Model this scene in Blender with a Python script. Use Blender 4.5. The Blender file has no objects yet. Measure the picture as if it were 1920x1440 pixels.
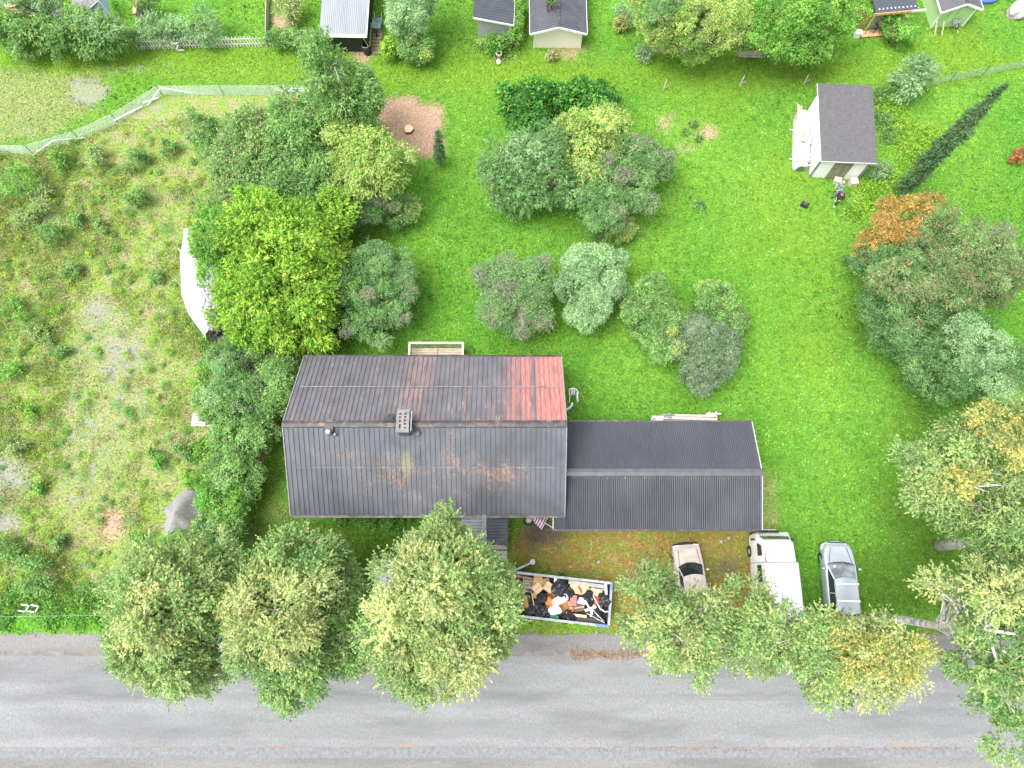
import bpy, math, random
import numpy as np
from mathutils import Vector, Matrix, noise as mnoise
R = math.radians
random.seed(7); rng = np.random.default_rng(7)
sc = bpy.context.scene
# ------------------------------------------------------------------ camera
H = 42.0; TILT = R(16.0); FPX = 1333.0          # 42 m above the ground, 16 degrees off straight down
cd = bpy.data.cameras.new('camera'); cam = bpy.data.objects.new('camera', cd)
sc.collection.objects.link(cam); sc.camera = cam
cam.location = (0, 0, H); cam.rotation_euler = (TILT, 0, 0)
cd.sensor_fit = 'HORIZONTAL'; cd.sensor_width = 36; cd.lens = 36 * FPX / 1920
cd.clip_start = 0.5; cd.clip_end = 4000
# ------------------------------------------------------------------ light
SUN_EL, SUN_AZ = R(66), R(-112)
w = bpy.data.worlds.new("World"); sc.world = w; w.use_nodes = True
nt = w.node_tree; nt.nodes.clear()
sky = nt.nodes.new('ShaderNodeTexSky'); sky.sky_type = 'NISHITA'; sky.sun_disc = False
sky.sun_elevation = SUN_EL; sky.sun_rotation = SUN_AZ; sky.dust_density = 4.0; sky.air_density = 1.0
hs = nt.nodes.new('ShaderNodeHueSaturation'); hs.inputs['Saturation'].default_value = 0.18   # overcast: the blue is veiled
bg = nt.nodes.new('ShaderNodeBackground'); bg.inputs['Strength'].default_value = 0.15
wo = nt.nodes.new('ShaderNodeOutputWorld')
nt.links.new(sky.outputs[0], hs.inputs['Color']); nt.links.new(hs.outputs[0], bg.inputs[0]); nt.links.new(bg.outputs[0], wo.inputs[0])
sl = bpy.data.lights.new('sun', 'SUN'); sl.energy = 1.2; sl.angle = R(35); sl.color = (1, 0.97, 0.92)
so = bpy.data.objects.new('sun', sl); sc.collection.objects.link(so)
so.rotation_euler = (R(90) - SUN_EL, 0, math.pi - SUN_AZ)   # high veiled sun, a little to the left
sc.view_settings.view_transform = 'Standard'; sc.view_settings.look = 'None'
sc.view_settings.gamma = 1; sc.view_settings.exposure = 1.36
sc.render.engine = 'CYCLES'
# ------------------------------------------------------------------ helpers
def P(px, py, h=0.0):
    """world position at height h of a point surveyed from the aerial photograph"""
    u = (px - 960) / FPX; v = (py - 720) / FPX
    d = math.cos(TILT) + v * math.sin(TILT)
    k = (H - h) / d
    return Vector((u * k, (math.sin(TILT) - v * math.cos(TILT)) * k, h))
def mpp(px, py, h=0.0):
    v = (py - 720) / FPX
    return (H - h) / (math.cos(TILT) + v * math.sin(TILT)) / FPX
C = sc.collection
def props(o, label=None, cat=None, group=None, kind=None):
    if label: o['label'] = label
    if cat: o['category'] = cat
    if group: o['group'] = group
    if kind: o['kind'] = kind
    return o
def thing(name, label, cat, loc, rot=0, group=None):
    o = bpy.data.objects.new(name, None); C.objects.link(o)
    o.location = loc; o.rotation_euler = (0, 0, rot); o.empty_display_size = 0.3
    return props(o, label, cat, group)
class MB:
    def __init__(s): s.v = []; s.f = []
    def add(s, vs, fs):
        n = len(s.v); s.v += [tuple(p) for p in vs]; s.f += [tuple(n + i for i in f) for f in fs]; return s
    def box(s, c, d, rz=0, rx=0, ry=0):
        x, y, z = d[0] / 2, d[1] / 2, d[2] / 2
        M = Matrix.Rotation(rz, 3, 'Z') @ Matrix.Rotation(ry, 3, 'Y') @ Matrix.Rotation(rx, 3, 'X'); c = Vector(c)
        vs = [c + M @ Vector(p) for p in ((-x,-y,-z),(x,-y,-z),(x,y,-z),(-x,y,-z),(-x,-y,z),(x,-y,z),(x,y,z),(-x,y,z))]
        return s.add(vs, [(0,3,2,1),(4,5,6,7),(0,1,5,4),(1,2,6,5),(2,3,7,6),(3,0,4,7)])
    def beam(s, a, b, wd, ht):
        a = Vector(a); b = Vector(b); d = (b - a).normalized()
        up = Vector((0, 0, 1)) if abs(d.z) < 0.95 else Vector((0, 1, 0))
        l = d.cross(up).normalized() * wd / 2; u = l.cross(d).normalized() * ht / 2
        vs = [a-l-u, a+l-u, a+l+u, a-l+u, b-l-u, b+l-u, b+l+u, b-l+u]
        return s.add(vs, [(0,1,2,3),(7,6,5,4),(0,4,5,1),(1,5,6,2),(2,6,7,3),(3,7,4,0)])
    def tube(s, path, rad, n=7, cap=True):
        path = [Vector(p) for p in path]
        if not hasattr(rad, '__len__'): rad = [rad] * len(path)
        rings = []
        for i, p in enumerate(path):
            d = (path[min(i+1, len(path)-1)] - path[max(i-1, 0)]).normalized()
            a = d.cross(Vector((0.31, 0.9, 0.3))); a = a.normalized() if a.length > 1e-4 else Vector((1,0,0)); b = d.cross(a)
            rings.append([p + (a * math.cos(2*math.pi*k/n) + b * math.sin(2*math.pi*k/n)) * rad[i] for k in range(n)])
        base = len(s.v)
        for r in rings: s.v += [tuple(q) for q in r]
        for i in range(len(rings) - 1):
            for k in range(n):
                k2 = (k + 1) % n
                s.f.append((base+i*n+k, base+i*n+k2, base+(i+1)*n+k2, base+(i+1)*n+k))
        if cap:
            s.f.append(tuple(base + k for k in range(n))[::-1]); m = base + (len(rings)-1)*n
            s.f.append(tuple(m + k for k in range(n)))
        return s
    def cyl(s, c, r, h, n=20, r2=None, axis='z', inner=None):
        c = Vector(c); ax = {'z': Vector((0,0,1)), 'x': Vector((1,0,0)), 'y': Vector((0,1,0))}[axis] if isinstance(axis, str) else Vector(axis).normalized()
        return s.tube([c - ax*h/2, c + ax*h/2], [r, r if r2 is None else r2], n)
    def prism(s, pts, z0, z1):
        n = len(pts)
        return s.add([(p[0], p[1], z0) for p in pts] + [(p[0], p[1], z1) for p in pts],
                     [tuple(range(n))[::-1], tuple(range(n, 2*n))] + [(i, (i+1) % n, n+(i+1) % n, n+i) for i in range(n)])
    def slab(s, q, t):
        q = [Vector(p) for p in q]; nr = (q[1]-q[0]).cross(q[-1]-q[0]).normalized()
        if nr.z < 0: nr = -nr
        n = len(q)
        return s.add(q + [p - nr*t for p in q], [tuple(range(n)), tuple(range(n, 2*n))[::-1]] + [(i, n+i, n+(i+1) % n, (i+1) % n) for i in range(n)])
    def ribs(s, a, b, c, d, pitch, amp, kind='sine'):
        """profiled sheet: a-b runs along the eave, d-c along the ridge, ribs run a->d"""
        a, b, c, d = map(Vector, (a, b, c, d)); L = (b-a).length; n = max(2, round(L / pitch))
        nr = (b-a).cross(d-a).normalized()
        if nr.z < 0: nr = -nr
        if kind == 'sine': prof = [(0,0),(.25,.7),(.5,1),(.75,.7)]
        elif kind == 'seam': prof = [(0,0),(.86,0),(.88,1),(.97,1),(.99,0)]
        else: prof = [(0,0),(.45,0),(.55,1),(.9,1)]
        ts = [((i + p[0]) / n, p[1]) for i in range(n) for p in prof] + [(1.0, 0)]
        m = len(ts); vs = []
        for t, z in ts:
            vs.append(a.lerp(b, t) + nr*z*amp)
        for t, z in ts: vs.append(d.lerp(c, t) + nr*z*amp)
        return s.add(vs, [(i, i+1, m+i+1, m+i) for i in range(m-1)])
    def patch(s, a, b, c, d, nu=8, nv=6, bulge=0.0, bu=None):
        a, b, c, d = map(Vector, (a, b, c, d)); nr = (b-a).cross(d-a).normalized(); n0 = len(s.v)
        for j in range(nv+1):
            for i in range(nu+1):
                u, v = i/nu, j/nv
                p = a.lerp(b, u).lerp(d.lerp(c, u), v)
                s.v.append(tuple(p + nr * bulge * (1-(2*u-1)**2) * (1-(2*v-1)**2 if bu is None else 1)))
        for j in range(nv):
            for i in range(nu):
                q = n0 + j*(nu+1) + i; s.f.append((q, q+1, q+nu+2, q+nu+1))
        return s
    def loft(s, secs, close=False, caps=True):
        n0 = len(s.v); m = len(secs[0])
        for q in secs: s.v += [tuple(p) for p in q]
        for i in range(len(secs)-1):
            for k in range(m if close else m-1):
                k2 = (k+1) % m
                s.f.append((n0+i*m+k, n0+i*m+k2, n0+(i+1)*m+k2, n0+(i+1)*m+k))
        if caps:
            s.f.append(tuple(n0+k for k in range(m))); s.f.append(tuple(n0+(len(secs)-1)*m+k for k in range(m))[::-1])
        return s
    def blob(s, c, r, seed=0, rough=.25, freq=2.0, nu=18, nv=12, fine=0.0):
        c = Vector(c); r = Vector(r) if hasattr(r, '__len__') else Vector((r,)*3); n0 = len(s.v); off = Vector((seed*3.1, seed*7.7, seed*1.3))
        for j in range(nv+1):
            th = math.pi * j / nv
            for i in range(nu):
                ph = 2*math.pi*i/nu
                d = Vector((math.sin(th)*math.cos(ph), math.sin(th)*math.sin(ph), math.cos(th)))
                k = 1 + rough*mnoise.noise(d*freq+off) + fine*abs(mnoise.noise(d*freq*3.3+off))
                s.v.append(tuple(c + Vector((d.x*r.x, d.y*r.y, d.z*r.z))*k))
        for j in range(nv):
            for i in range(nu):
                i2 = (i+1) % nu; s.f.append((n0+j*nu+i, n0+(j+1)*nu+i, n0+(j+1)*nu+i2, n0+j*nu+i2))
        return s
    def build(s, name, m, parent=None, world=False, smooth=False, label=None, cat=None, group=None, kind=None, loc=None):
        me = bpy.data.meshes.new(name); vs = s.v
        if world and parent is not None:
            L = parent.location; vs = [(v[0]-L.x, v[1]-L.y, v[2]-L.z) for v in vs]
        if loc is not None: vs = [(v[0]-loc[0], v[1]-loc[1], v[2]-loc[2]) for v in vs]
        me.from_pydata(vs, [], s.f); me.update()
        if smooth: me.polygons.foreach_set('use_smooth', [True]*len(me.polygons))
        o = bpy.data.objects.new(name, me); C.objects.link(o); me.materials.append(m)
        if parent is not None: o.parent = parent
        if loc is not None: o.location = loc
        return props(o, label, cat, group, kind)
# ------------------------------------------------------------------ materials
class NT:
    def __init__(s, name):
        s.m = bpy.data.materials.new(name); s.m.use_nodes = True; s.t = s.m.node_tree; s.b = s.t.nodes['Principled BSDF']
    def n(s, typ, **k):
        x = s.t.nodes.new(typ)
        for a, b in k.items(): setattr(x, a, b)
        return x
    def l(s, a, b): s.t.links.new(a, b)
    def coord(s, kind='Object', scale=(1,1,1)):
        tc = s.n('ShaderNodeTexCoord'); mp = s.n('ShaderNodeMapping'); mp.inputs['Scale'].default_value = scale
        s.l(tc.outputs[kind], mp.inputs[0]); return mp.outputs[0]
    def noise(s, vec, scale, detail=4, rough=.55, dist=0):
        x = s.n('ShaderNodeTexNoise'); x.inputs['Scale'].default_value = scale; x.inputs['Detail'].default_value = detail
        x.inputs['Roughness'].default_value = rough; x.inputs['Distortion'].default_value = dist
        s.l(vec, x.inputs['Vector']); return x.outputs['Fac']
    def ramp(s, fac, stops, inter='LINEAR'):
        x = s.n('ShaderNodeValToRGB'); x.color_ramp.interpolation = inter; e = x.color_ramp.elements
        while len(e) < len(stops): e.new(0.5)
        for q, (p, c) in zip(e, stops):
            q.position = p; q.color = (c, c, c, 1) if not hasattr(c, '__len__') else (*c, 1)
        s.l(fac, x.inputs[0]); return x.outputs[0]
    def mix(s, fac, a, b, mode='MIX'):
        x = s.n('ShaderNodeMix', data_type='RGBA', blend_type=mode)
        for v, i in ((fac, 0), (a, 6), (b, 7)):
            if hasattr(v, 'links'): s.l(v, x.inputs[i])
            elif i == 0: x.inputs[i].default_value = v
            else: x.inputs[i].default_value = (*v, 1)
        return x.outputs[2]
    def math(s, op, a, b=0, clamp=False):
        x = s.n('ShaderNodeMath', operation=op, use_clamp=clamp)
        for v, i in ((a, 0), (b, 1)):
            if hasattr(v, 'links'): s.l(v, x.inputs[i])
            else: x.inputs[i].default_value = v
        return x.outputs[0]
    def attr(s, name):
        x = s.n('ShaderNodeAttribute'); x.attribute_name = name; return x
    def bump(s, hgt, strength=.4, dist=.02):
        x = s.n('ShaderNodeBump'); x.inputs['Strength'].default_value = strength; x.inputs['Distance'].default_value = dist
        s.l(hgt, x.inputs['Height']); s.l(x.outputs[0], s.b.inputs['Normal'])
    def col(s, c): s.l(c, s.b.inputs['Base Color'])
    def set(s, **k):
        for a, b in k.items(): s.b.inputs[a.replace('_', ' ')].default_value = b
_mc = {}
def mat(name, c, rough=.7, var=.25, scale=6, metal=0, coat=0, bump=.0, stretch=(1,1,1), dirt=None, spec=.5):
    if name in _mc: return _mc[name]
    t = NT(name); v = t.coord('Object', stretch); n = t.noise(v, scale, 5)
    lo = tuple(x*(1-var) for x in c); hi = tuple(min(1, x*(1+var)) for x in c)
    col = t.ramp(n, [(.3, lo), (.7, hi)])
    if dirt:
        f = t.ramp(t.noise(v, scale*.6, 6, .65), [(.5, 0), (.68, 1)]); col = t.mix(f, col, dirt)
    t.col(col); t.set(Roughness=rough, Metallic=metal); t.b.inputs['Coat Weight'].default_value = coat
    t.b.inputs['Specular IOR Level'].default_value = spec
    if bump: t.bump(t.noise(v, scale*5, 4), .5, bump)
    _mc[name] = t.m; return t.m
def leaf_material():
    t = NT('foliage'); a = t.attr('col')
    t.t.nodes.remove(t.b); d = t.n('ShaderNodeBsdfDiffuse'); tr = t.n('ShaderNodeBsdfTranslucent'); g = t.n('ShaderNodeBsdfGlossy')
    g.inputs['Roughness'].default_value = .45; g.inputs['Color'].default_value = (.9,.95,1,1)
    mx = t.n('ShaderNodeMixShader'); mx.inputs[0].default_value = .45; mg = t.n('ShaderNodeMixShader'); mg.inputs[0].default_value = .01
    t.l(a.outputs['Color'], d.inputs[0]); t.l(a.outputs['Color'], tr.inputs[0])
    t.l(d.outputs[0], mx.inputs[1]); t.l(tr.outputs[0], mx.inputs[2]); t.l(mx.outputs[0], mg.inputs[1]); t.l(g.outputs[0], mg.inputs[2])
    t.l(mg.outputs[0], t.t.nodes['Material Output'].inputs[0]); return t.m
LEAF = leaf_material()
WHITE = mat('white_paint', (.8,.8,.79), .5, .05); PLASTIC = mat('white_plastic', (.82,.82,.81), .35, .03)
DARKWALL = mat('dark_stained_boards', (.018,.018,.02), .6, .2, stretch=(6,6,.5)); GREYWOOD = mat('weathered_wood', (.42,.38,.34), .85, .3, 3, stretch=(1,6,6), bump=.01)
PALEWOOD = mat('pale_new_wood', (.62,.45,.24), .75, .15, 4, stretch=(1,5,5)); BROWNWOOD = mat('brown_timber', (.28,.15,.08), .8, .3, 5)
BLACK = mat('black_rubber', (.02,.02,.022), .6, .2); GLASS = mat('dark_glass', (.02,.028,.03), .06, .2, spec=.9)
CHROME = mat('bare_metal', (.6,.61,.63), .3, .1, metal=.8); CONC = mat('concrete', (.36,.35,.33), .9, .2, 4, bump=.01)
BARK = mat('brown_bark', (.16,.12,.09), .95, .35, 10, bump=.02); GREYBARK = mat('grey_bark', (.33,.30,.27), .9, .3, 10, bump=.01)
def birch_bark():
    t = NT('birch_bark'); v = t.coord('Object', (1,1,5)); n = t.noise(v, 3, 5, .7)
    t.col(t.ramp(n, [(.38, (.09,.075,.06)), (.47, (.46,.43,.4)), (.6, (.66,.63,.59))])); t.set(Roughness=.85); t.bump(n, .4, .02); return t.m
BIRCH = birch_bark()
# ------------------------------------------------------------------ leaves
def leaf_mesh(name, pos, tan, nrm, L, W, col, parent=None, world=True, m=None, label=None, cat=None, group=None, kind=None, loc=None):
    n = len(pos); NL[0] += n
    if parent is not None and world: pos = pos - np.array(parent.location)[None]
    if loc is not None: pos = pos - np.array(loc)[None]
    nrm = nrm / (np.linalg.norm(nrm, axis=1, keepdims=True) + 1e-9)
    tan = tan - nrm * (tan*nrm).sum(1, keepdims=True); tan /= (np.linalg.norm(tan, axis=1, keepdims=True) + 1e-9)
    b = np.cross(nrm, tan); L = np.broadcast_to(np.asarray(L, float), (n,))[:, None]; W = np.broadcast_to(np.asarray(W, float), (n,))[:, None]
    v = np.stack([pos + tan*L*.5, pos + b*W*.5 - tan*L*.05, pos - tan*L*.5, pos - b*W*.5 - tan*L*.05], 1).reshape(-1, 3).astype(np.float32)
    me = bpy.data.meshes.new(name); me.vertices.add(4*n); me.vertices.foreach_set('co', v.ravel())
    me.loops.add(4*n); me.loops.foreach_set('vertex_index', np.arange(4*n, dtype=np.int32))
    me.polygons.add(n); me.polygons.foreach_set('loop_start', np.arange(0, 4*n, 4, dtype=np.int32))
    me.update(calc_edges=True)
    a = me.attributes.new('col', 'FLOAT_COLOR', 'POINT'); c4 = np.ones((n, 4, 4), np.float32); c4[:, :, :3] = np.clip(col, 0, .9)[:, None, :]
    a.data.foreach_set('color', c4.ravel()); me.materials.append(m or LEAF)
    o = bpy.data.objects.new(name, me); C.objects.link(o)
    if parent is not None: o.parent = parent
    if loc is not None: o.location = loc
    return props(o, label, cat, group, kind)
def unit(n, up=0.0):
    d = rng.normal(size=(n, 3)); d[:, 2] += up; return d / np.linalg.norm(d, axis=1, keepdims=True)
PAL = {  # leaf colours: main tones, then (accent, share of clumps that carry it)
 'birch':  ([(.20,.33,.11),(.28,.39,.14),(.15,.27,.08),(.34,.43,.17)], (.46,.47,.18), .07, (.085,.14), .5),
 'birchy': ([(.33,.41,.16),(.41,.46,.20),(.24,.34,.11),(.46,.49,.22)], (.54,.50,.20), .09, (.085,.14), .5),
 'bircho': ([(.35,.38,.12),(.26,.33,.09),(.42,.41,.14)], (.56,.46,.14), .16, (.085,.14), .5),
 'birchg': ([(.16,.31,.10),(.24,.37,.13),(.12,.24,.065),(.31,.41,.16)], (.34,.38,.12), .08, (.085,.14), .5),
 'gold':   ([(.20,.38,.035),(.29,.47,.055),(.13,.29,.025),(.40,.52,.09)], (.10,.24,.03), .20, (.10,.17), .42),
 'goldg':  ([(.19,.33,.04),(.28,.42,.06),(.12,.24,.03)], (.4,.46,.07), .12, (.10,.17), .42),
 'lilac':  ([(.12,.26,.07),(.175,.33,.11),(.085,.19,.045),(.23,.37,.15)], (.25,.25,.17), .08, (.085,.13), .35),
 'lilacd': ([(.17,.27,.11),(.13,.23,.08),(.24,.28,.17)], (.32,.25,.24), .36, (.08,.12), .35),
 'willow': ([(.13,.27,.065),(.19,.34,.10),(.085,.19,.045),(.25,.39,.14)], (.28,.40,.12), .08, (.085,.15), .45),
 'green':  ([(.11,.29,.04),(.18,.39,.07),(.07,.20,.03),(.25,.45,.10)], (.32,.45,.08), .10, (.09,.14), .4),
 'greeny': ([(.24,.39,.08),(.33,.45,.13),(.15,.29,.05),(.40,.48,.18)], (.46,.44,.14), .12, (.09,.14), .4),
 'greyg':  ([(.19,.33,.13),(.27,.42,.19),(.12,.24,.08),(.33,.46,.25)], (.34,.44,.26), .12, (.085,.13), .35),
 'blue':   ([(.105,.175,.08),(.16,.24,.115),(.23,.30,.18)], (.28,.36,.27), .12, (.08,.12), .3),
 'dark':   ([(.045,.18,.025),(.08,.26,.04),(.03,.12,.02)], (.22,.44,.06), .14, (.12,.22), .42),
 'orange': ([(.40,.23,.065),(.48,.30,.085),(.26,.22,.07)], (.20,.25,.07), .15, (.09,.14), .35),
 'maple':  ([(.13,.23,.07),(.19,.30,.11),(.095,.175,.05),(.25,.35,.16)], (.32,.22,.12), .13, (.09,.14), .35),
 'oak':    ([(.09,.20,.06),(.14,.27,.09),(.07,.15,.045),(.19,.32,.13)], (.24,.34,.12), .08, (.09,.14), .35),
 'spruce': ([(.06,.125,.05),(.10,.18,.075),(.14,.22,.10)], (.16,.27,.11), .10, (.07,.14), .4),
 'red':    ([(.34,.12,.05),(.42,.18,.06)], (.2,.3,.05), .1, (.12,.2), .5),
}
GAIN = 1.18
NL = [0]
def crown(blobs, pal, dens=1.0, spray=0.0, clump=.38, fill=1.0):
    """leaves in clumps on lumps: each big blob is broken into branch-end lumps with gaps between them, plus a sparse core"""
    tones, acc, pacc, (s0, s1), asp = PAL[pal]; g_ = GAIN*(.92 if pal.startswith('birch') else 1.0); tones = np.array(tones)*g_; acc = np.array(acc)*GAIN; out = []; parts = []
    ar = lambda r: 4*math.pi*((r[0]*r[1])**1.6/3 + (r[0]*r[2])**1.6/3 + (r[1]*r[2])**1.6/3)**(1/1.6)
    for (c, r) in blobs:
        c = np.array(c); r = np.array(r)
        if r.min() > .7:
            rl = min(.70, .32+.18*r.min())*(.85 if spray > .5 else 1); n = int(ar(r)*(.46 if spray > .5 else .50)*fill/(rl*rl*1.9))+4; d = unit(n, .28); ph = rng.uniform(0, 6.28, 4)
            bump = 1+(.24 if spray > .5 else .13)*np.sin(d[:, 0]*3.5+ph[0])*np.sin(d[:, 1]*3.5+ph[1])
            pos = c + d*r*(np.where(rng.random(n) < .10, rng.uniform(.9, 1.16, n), rng.uniform(.55, .88, n))*bump)[:, None]; rr = rl*rng.uniform(.5, 1.4, n)
            for i in range(n):
                if pos[i, 2] > .1: parts.append((pos[i], np.array([rr[i]*1.08, rr[i]*1.08, rr[i]*.85]), d[i], .62, rng.uniform(.82, 1.22)))
            parts.append((c, r*.66, np.zeros(3), .22*fill*fill, 1.0))
        else: parts.append((c, r, np.zeros(3), 1.0, 1.0))
    for (c, r, d0, cov, bright) in parts:
        cl = min(clump*.8, r.min()*.6); nc = int(max(5, ar(r)/(cl*cl)*1.15*cov)); sm = (s0+s1)/2
        per = int(dens * 8.5 * (cl/.38)**2 * (.135/sm)**2 * 1.75) + 4
        d = unit(nc, .15) + d0*.75; d /= np.linalg.norm(d, axis=1, keepdims=True)
        rr = np.where(rng.random(nc) < .2, rng.uniform(.4, .85, nc), rng.uniform(.85, 1.05, nc))*(1+rng.normal(0, .09, nc))
        cc = c + d*r*rr[:, None]; keep = cc[:, 2] > .06; cc = cc[keep]; d = d[keep]; nc = len(cc)
        if nc == 0: continue
        tone = tones[rng.integers(0, len(tones), 1)]*.35 + tones[rng.integers(0, len(tones), nc)]*.65
        isa = rng.random(nc) < pacc; tone[isa] = acc*.8 + tone[isa]*.2
        tone = tone*bright*rng.uniform(.85, 1.18, (nc, 1)); csz = cl*rng.uniform(.55, 1.35, nc)
        k = np.repeat(np.arange(nc), per); n = len(k); dirn = d[k]*.8 + unit(n)*.25; t = rng.random(n)
        if spray > 0:
            sd = d + unit(nc)*.6 + d0*.4; sd[:, 2] -= .2; sd /= np.linalg.norm(sd, axis=1, keepdims=True)
            sp = sd[k]; pos = cc[k] + sp*((t-.4)*csz[k]*(1.1+1.9*spray))[:, None] + unit(n)*(csz[k]*rng.random(n)**.7*(.60-.32*spray)*(1.1-.6*t))[:, None]
            pos[:, 2] -= spray*.30*t*t*csz[k]; tang = sp + unit(n)*.7
        else:
            pos = cc[k] + unit(n, .25)*(csz[k]*rng.random(n)**.45*.85)[:, None]; tang = dirn + unit(n)*.9
        nr = unit(n)*.65 + np.array([0, 0, 1.0]) + d[k]*.35
        col = tone[k]*rng.uniform(.62, 1.5, (n, 1))*rng.uniform(.94, 1.06, (n, 3))
        m = rng.random(n) < pacc*.2; col[m] = acc*rng.uniform(.8, 1.2, (m.sum(), 1))
        L = rng.uniform(s0, s1, n)*1.12
        ok = pos[:, 2] > .02; out.append([x[ok] for x in (pos, tang, nr, L, L*asp*rng.uniform(.85, 1.2, n), col)])
    return [np.concatenate([o[i] for o in out]) for i in range(6)]
def plant(name, label, cat, blobs, pal, bark=None, trunk_r=.12, dens=1.0, spray=0.0, clump=.38, base=None, group=None, limbs=14, stems=1, extra=None, twig=1.0, spread=.25, fill=1.0):
    """blobs: (px, py, radius px x, radius px y, centre height m, vertical radius m); crown + trunk with limbs"""
    W = []
    for (px, py, rx, ry, hc, rz) in blobs:
        c = P(px, py, hc); m = mpp(px, py, hc); W.append((tuple(c), (rx*m, ry*m, rz)))
    wt = [b[1][0]*b[1][1] for b in W]
    if base is None:
        bx = sum(b[0][0]*q for b, q in zip(W, wt))/sum(wt); by = sum(b[0][1]*q for b, q in zip(W, wt))/sum(wt)
    else: q = P(*base); bx, by = q.x, q.y
    t = thing(name, label, cat, (bx, by, 0), 0, group)
    big = [crown(W, pal, dens, spray, clump, fill)]
    if extra:   # a differently coloured portion of the same crown
        for (eb, ep) in extra:
            W2 = [(tuple(P(px, py, hc)), (rx*mpp(px, py, hc), ry*mpp(px, py, hc), rz)) for (px, py, rx, ry, hc, rz) in eb]
            big.append(crown(W2, ep, dens, spray, clump, fill)); W = W + W2
    g = [np.concatenate([b[i] for b in big]) for i in range(6)]
    leaf_mesh('crown' if cat == 'tree' else 'foliage', g[0], g[1], g[2], g[3], g[4], g[5], t)
    top = max(b[0][2] for b in W); mb = MB(); rr = random.Random(int(bx*77+by*13))
    low = min(b[0][2]-b[1][2]*.5 for b in W)
    for s_ in range(stems):
        ox, oy = (rr.uniform(-spread, spread), rr.uniform(-spread, spread)) if stems > 1 else (0, 0)
        tgt = W[s_ % len(W)][0] if stems > 1 else None
        ex, ey = ((tgt[0]-bx)*.8, (tgt[1]-by)*.8) if tgt else (rr.uniform(-.3, .3), rr.uniform(-.3, .3))
        zt = top if stems == 1 else W[s_ % len(W)][0][2]+.2
        tp = [(bx+ox, by+oy, -.05)] + [(bx+ox+ex*f**1.3+rr.uniform(-.1, .1), by+oy+ey*f**1.3+rr.uniform(-.1, .1), zt*f) for f in (.25, .5, .75, 1)]
        mb.tube(tp, [trunk_r*q for q in (1.15, .9, .75, .5, .22)], 8)
        for i in range(limbs):
            b = W[rr.randrange(len(W))]; z0 = rr.uniform(max(.3, low*.7), max(.5, zt*.85)); f = min(1, z0/zt)
            a = Vector((bx+ox+ex*f**1.3, by+oy+ey*f**1.3, z0))
            d = Vector((rr.gauss(0, 1), rr.gauss(0, 1), rr.gauss(.35, .7))).normalized()
            e = Vector(b[0]) + Vector((d.x*b[1][0], d.y*b[1][1], d.z*b[1][2]))*rr.uniform(.8, 1.04)
            if e.z < .2: e.z = .3
            mid = a.lerp(e, .5) + Vector((rr.uniform(-.2, .2), rr.uniform(-.2, .2), rr.uniform(0, .35)))
            r0 = trunk_r*rr.uniform(.28, .45)
            mb.tube([a, mid, e], [r0, r0*.65, max(.008, r0*.2)], 5, False)
            for k in range(2):
                e2 = mid.lerp(e, .4) + Vector((rr.gauss(0, .45), rr.gauss(0, .45), rr.gauss(.25, .25)))*min(1, b[1][0])
                mb.tube([mid.lerp(e, rr.uniform(.1, .5)), e2], [r0*.45*twig, .007], 4, False)
    mb.build('trunk' if cat == 'tree' else 'stems', bark or BARK, t, world=True, smooth=True)
    return t
# ------------------------------------------------------------------ ground
def pip(x, y, poly):
    ins = np.zeros(x.shape, bool); n = len(poly); j = n-1
    for i in range(n):
        xi, yi = poly[i]; xj, yj = poly[j]
        c = ((yi > y) != (yj > y)) & (x < (xj-xi)*(y-yi)/((yj-yi) if yj != yi else 1e-9)+xi); ins ^= c; j = i
    return ins
def W2(pts): return [tuple(P(a, b)[:2]) for a, b in pts]
def blur(a, k):
    for ax in (0, 1):
        c = np.cumsum(np.pad(a, [(k+1, k) if i == ax else (0, 0) for i in (0, 1)], mode='edge'), axis=ax)
        n = a.shape[ax]; sl1 = [slice(None)]*2; sl2 = [slice(None)]*2
        sl1[ax] = slice(2*k+1, 2*k+1+n); sl2[ax] = slice(0, n); a = (c[tuple(sl1)]-c[tuple(sl2)])/(2*k+1)
    return a
inner_x = np.arange(-48, 48.01, .22); inner_y = np.arange(-16, 58.01, .22)
gx = np.concatenate([[-3000, -600, -150, -80], inner_x, [80, 150, 600, 3000]]); gy = np.concatenate([[-3000, -600, -150, -60], inner_y, [100, 200, 700, 3000]])
X, Y = np.meshgrid(gx, gy); IX, IY = np.meshgrid(inner_x, inner_y)
def mask(polys, k=3, circ=()):
    a = np.zeros(IX.shape)
    for p, v in polys: a = np.maximum(a, pip(IX, IY, W2(p))*v)
    for (px, py, r, v) in circ:
        q = P(px, py); rm = r*mpp(px, py); a = np.maximum(a, v*np.clip(1.5-np.hypot(IX-q.x, IY-q.y)/rm, 0, 1))
    if k: a = blur(blur(a, k), k)
    full = np.pad(a, 4, mode='edge'); return np.clip(full, 0, 1)
field_poly = [(-300,285),(60,290),(150,262),(220,232),(305,178),(420,176),(600,178),(640,260),(640,420),(600,640),(560,700),(520,800),(470,950),(420,1010),(400,1140),(250,1150),(-300,1150)]
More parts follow.
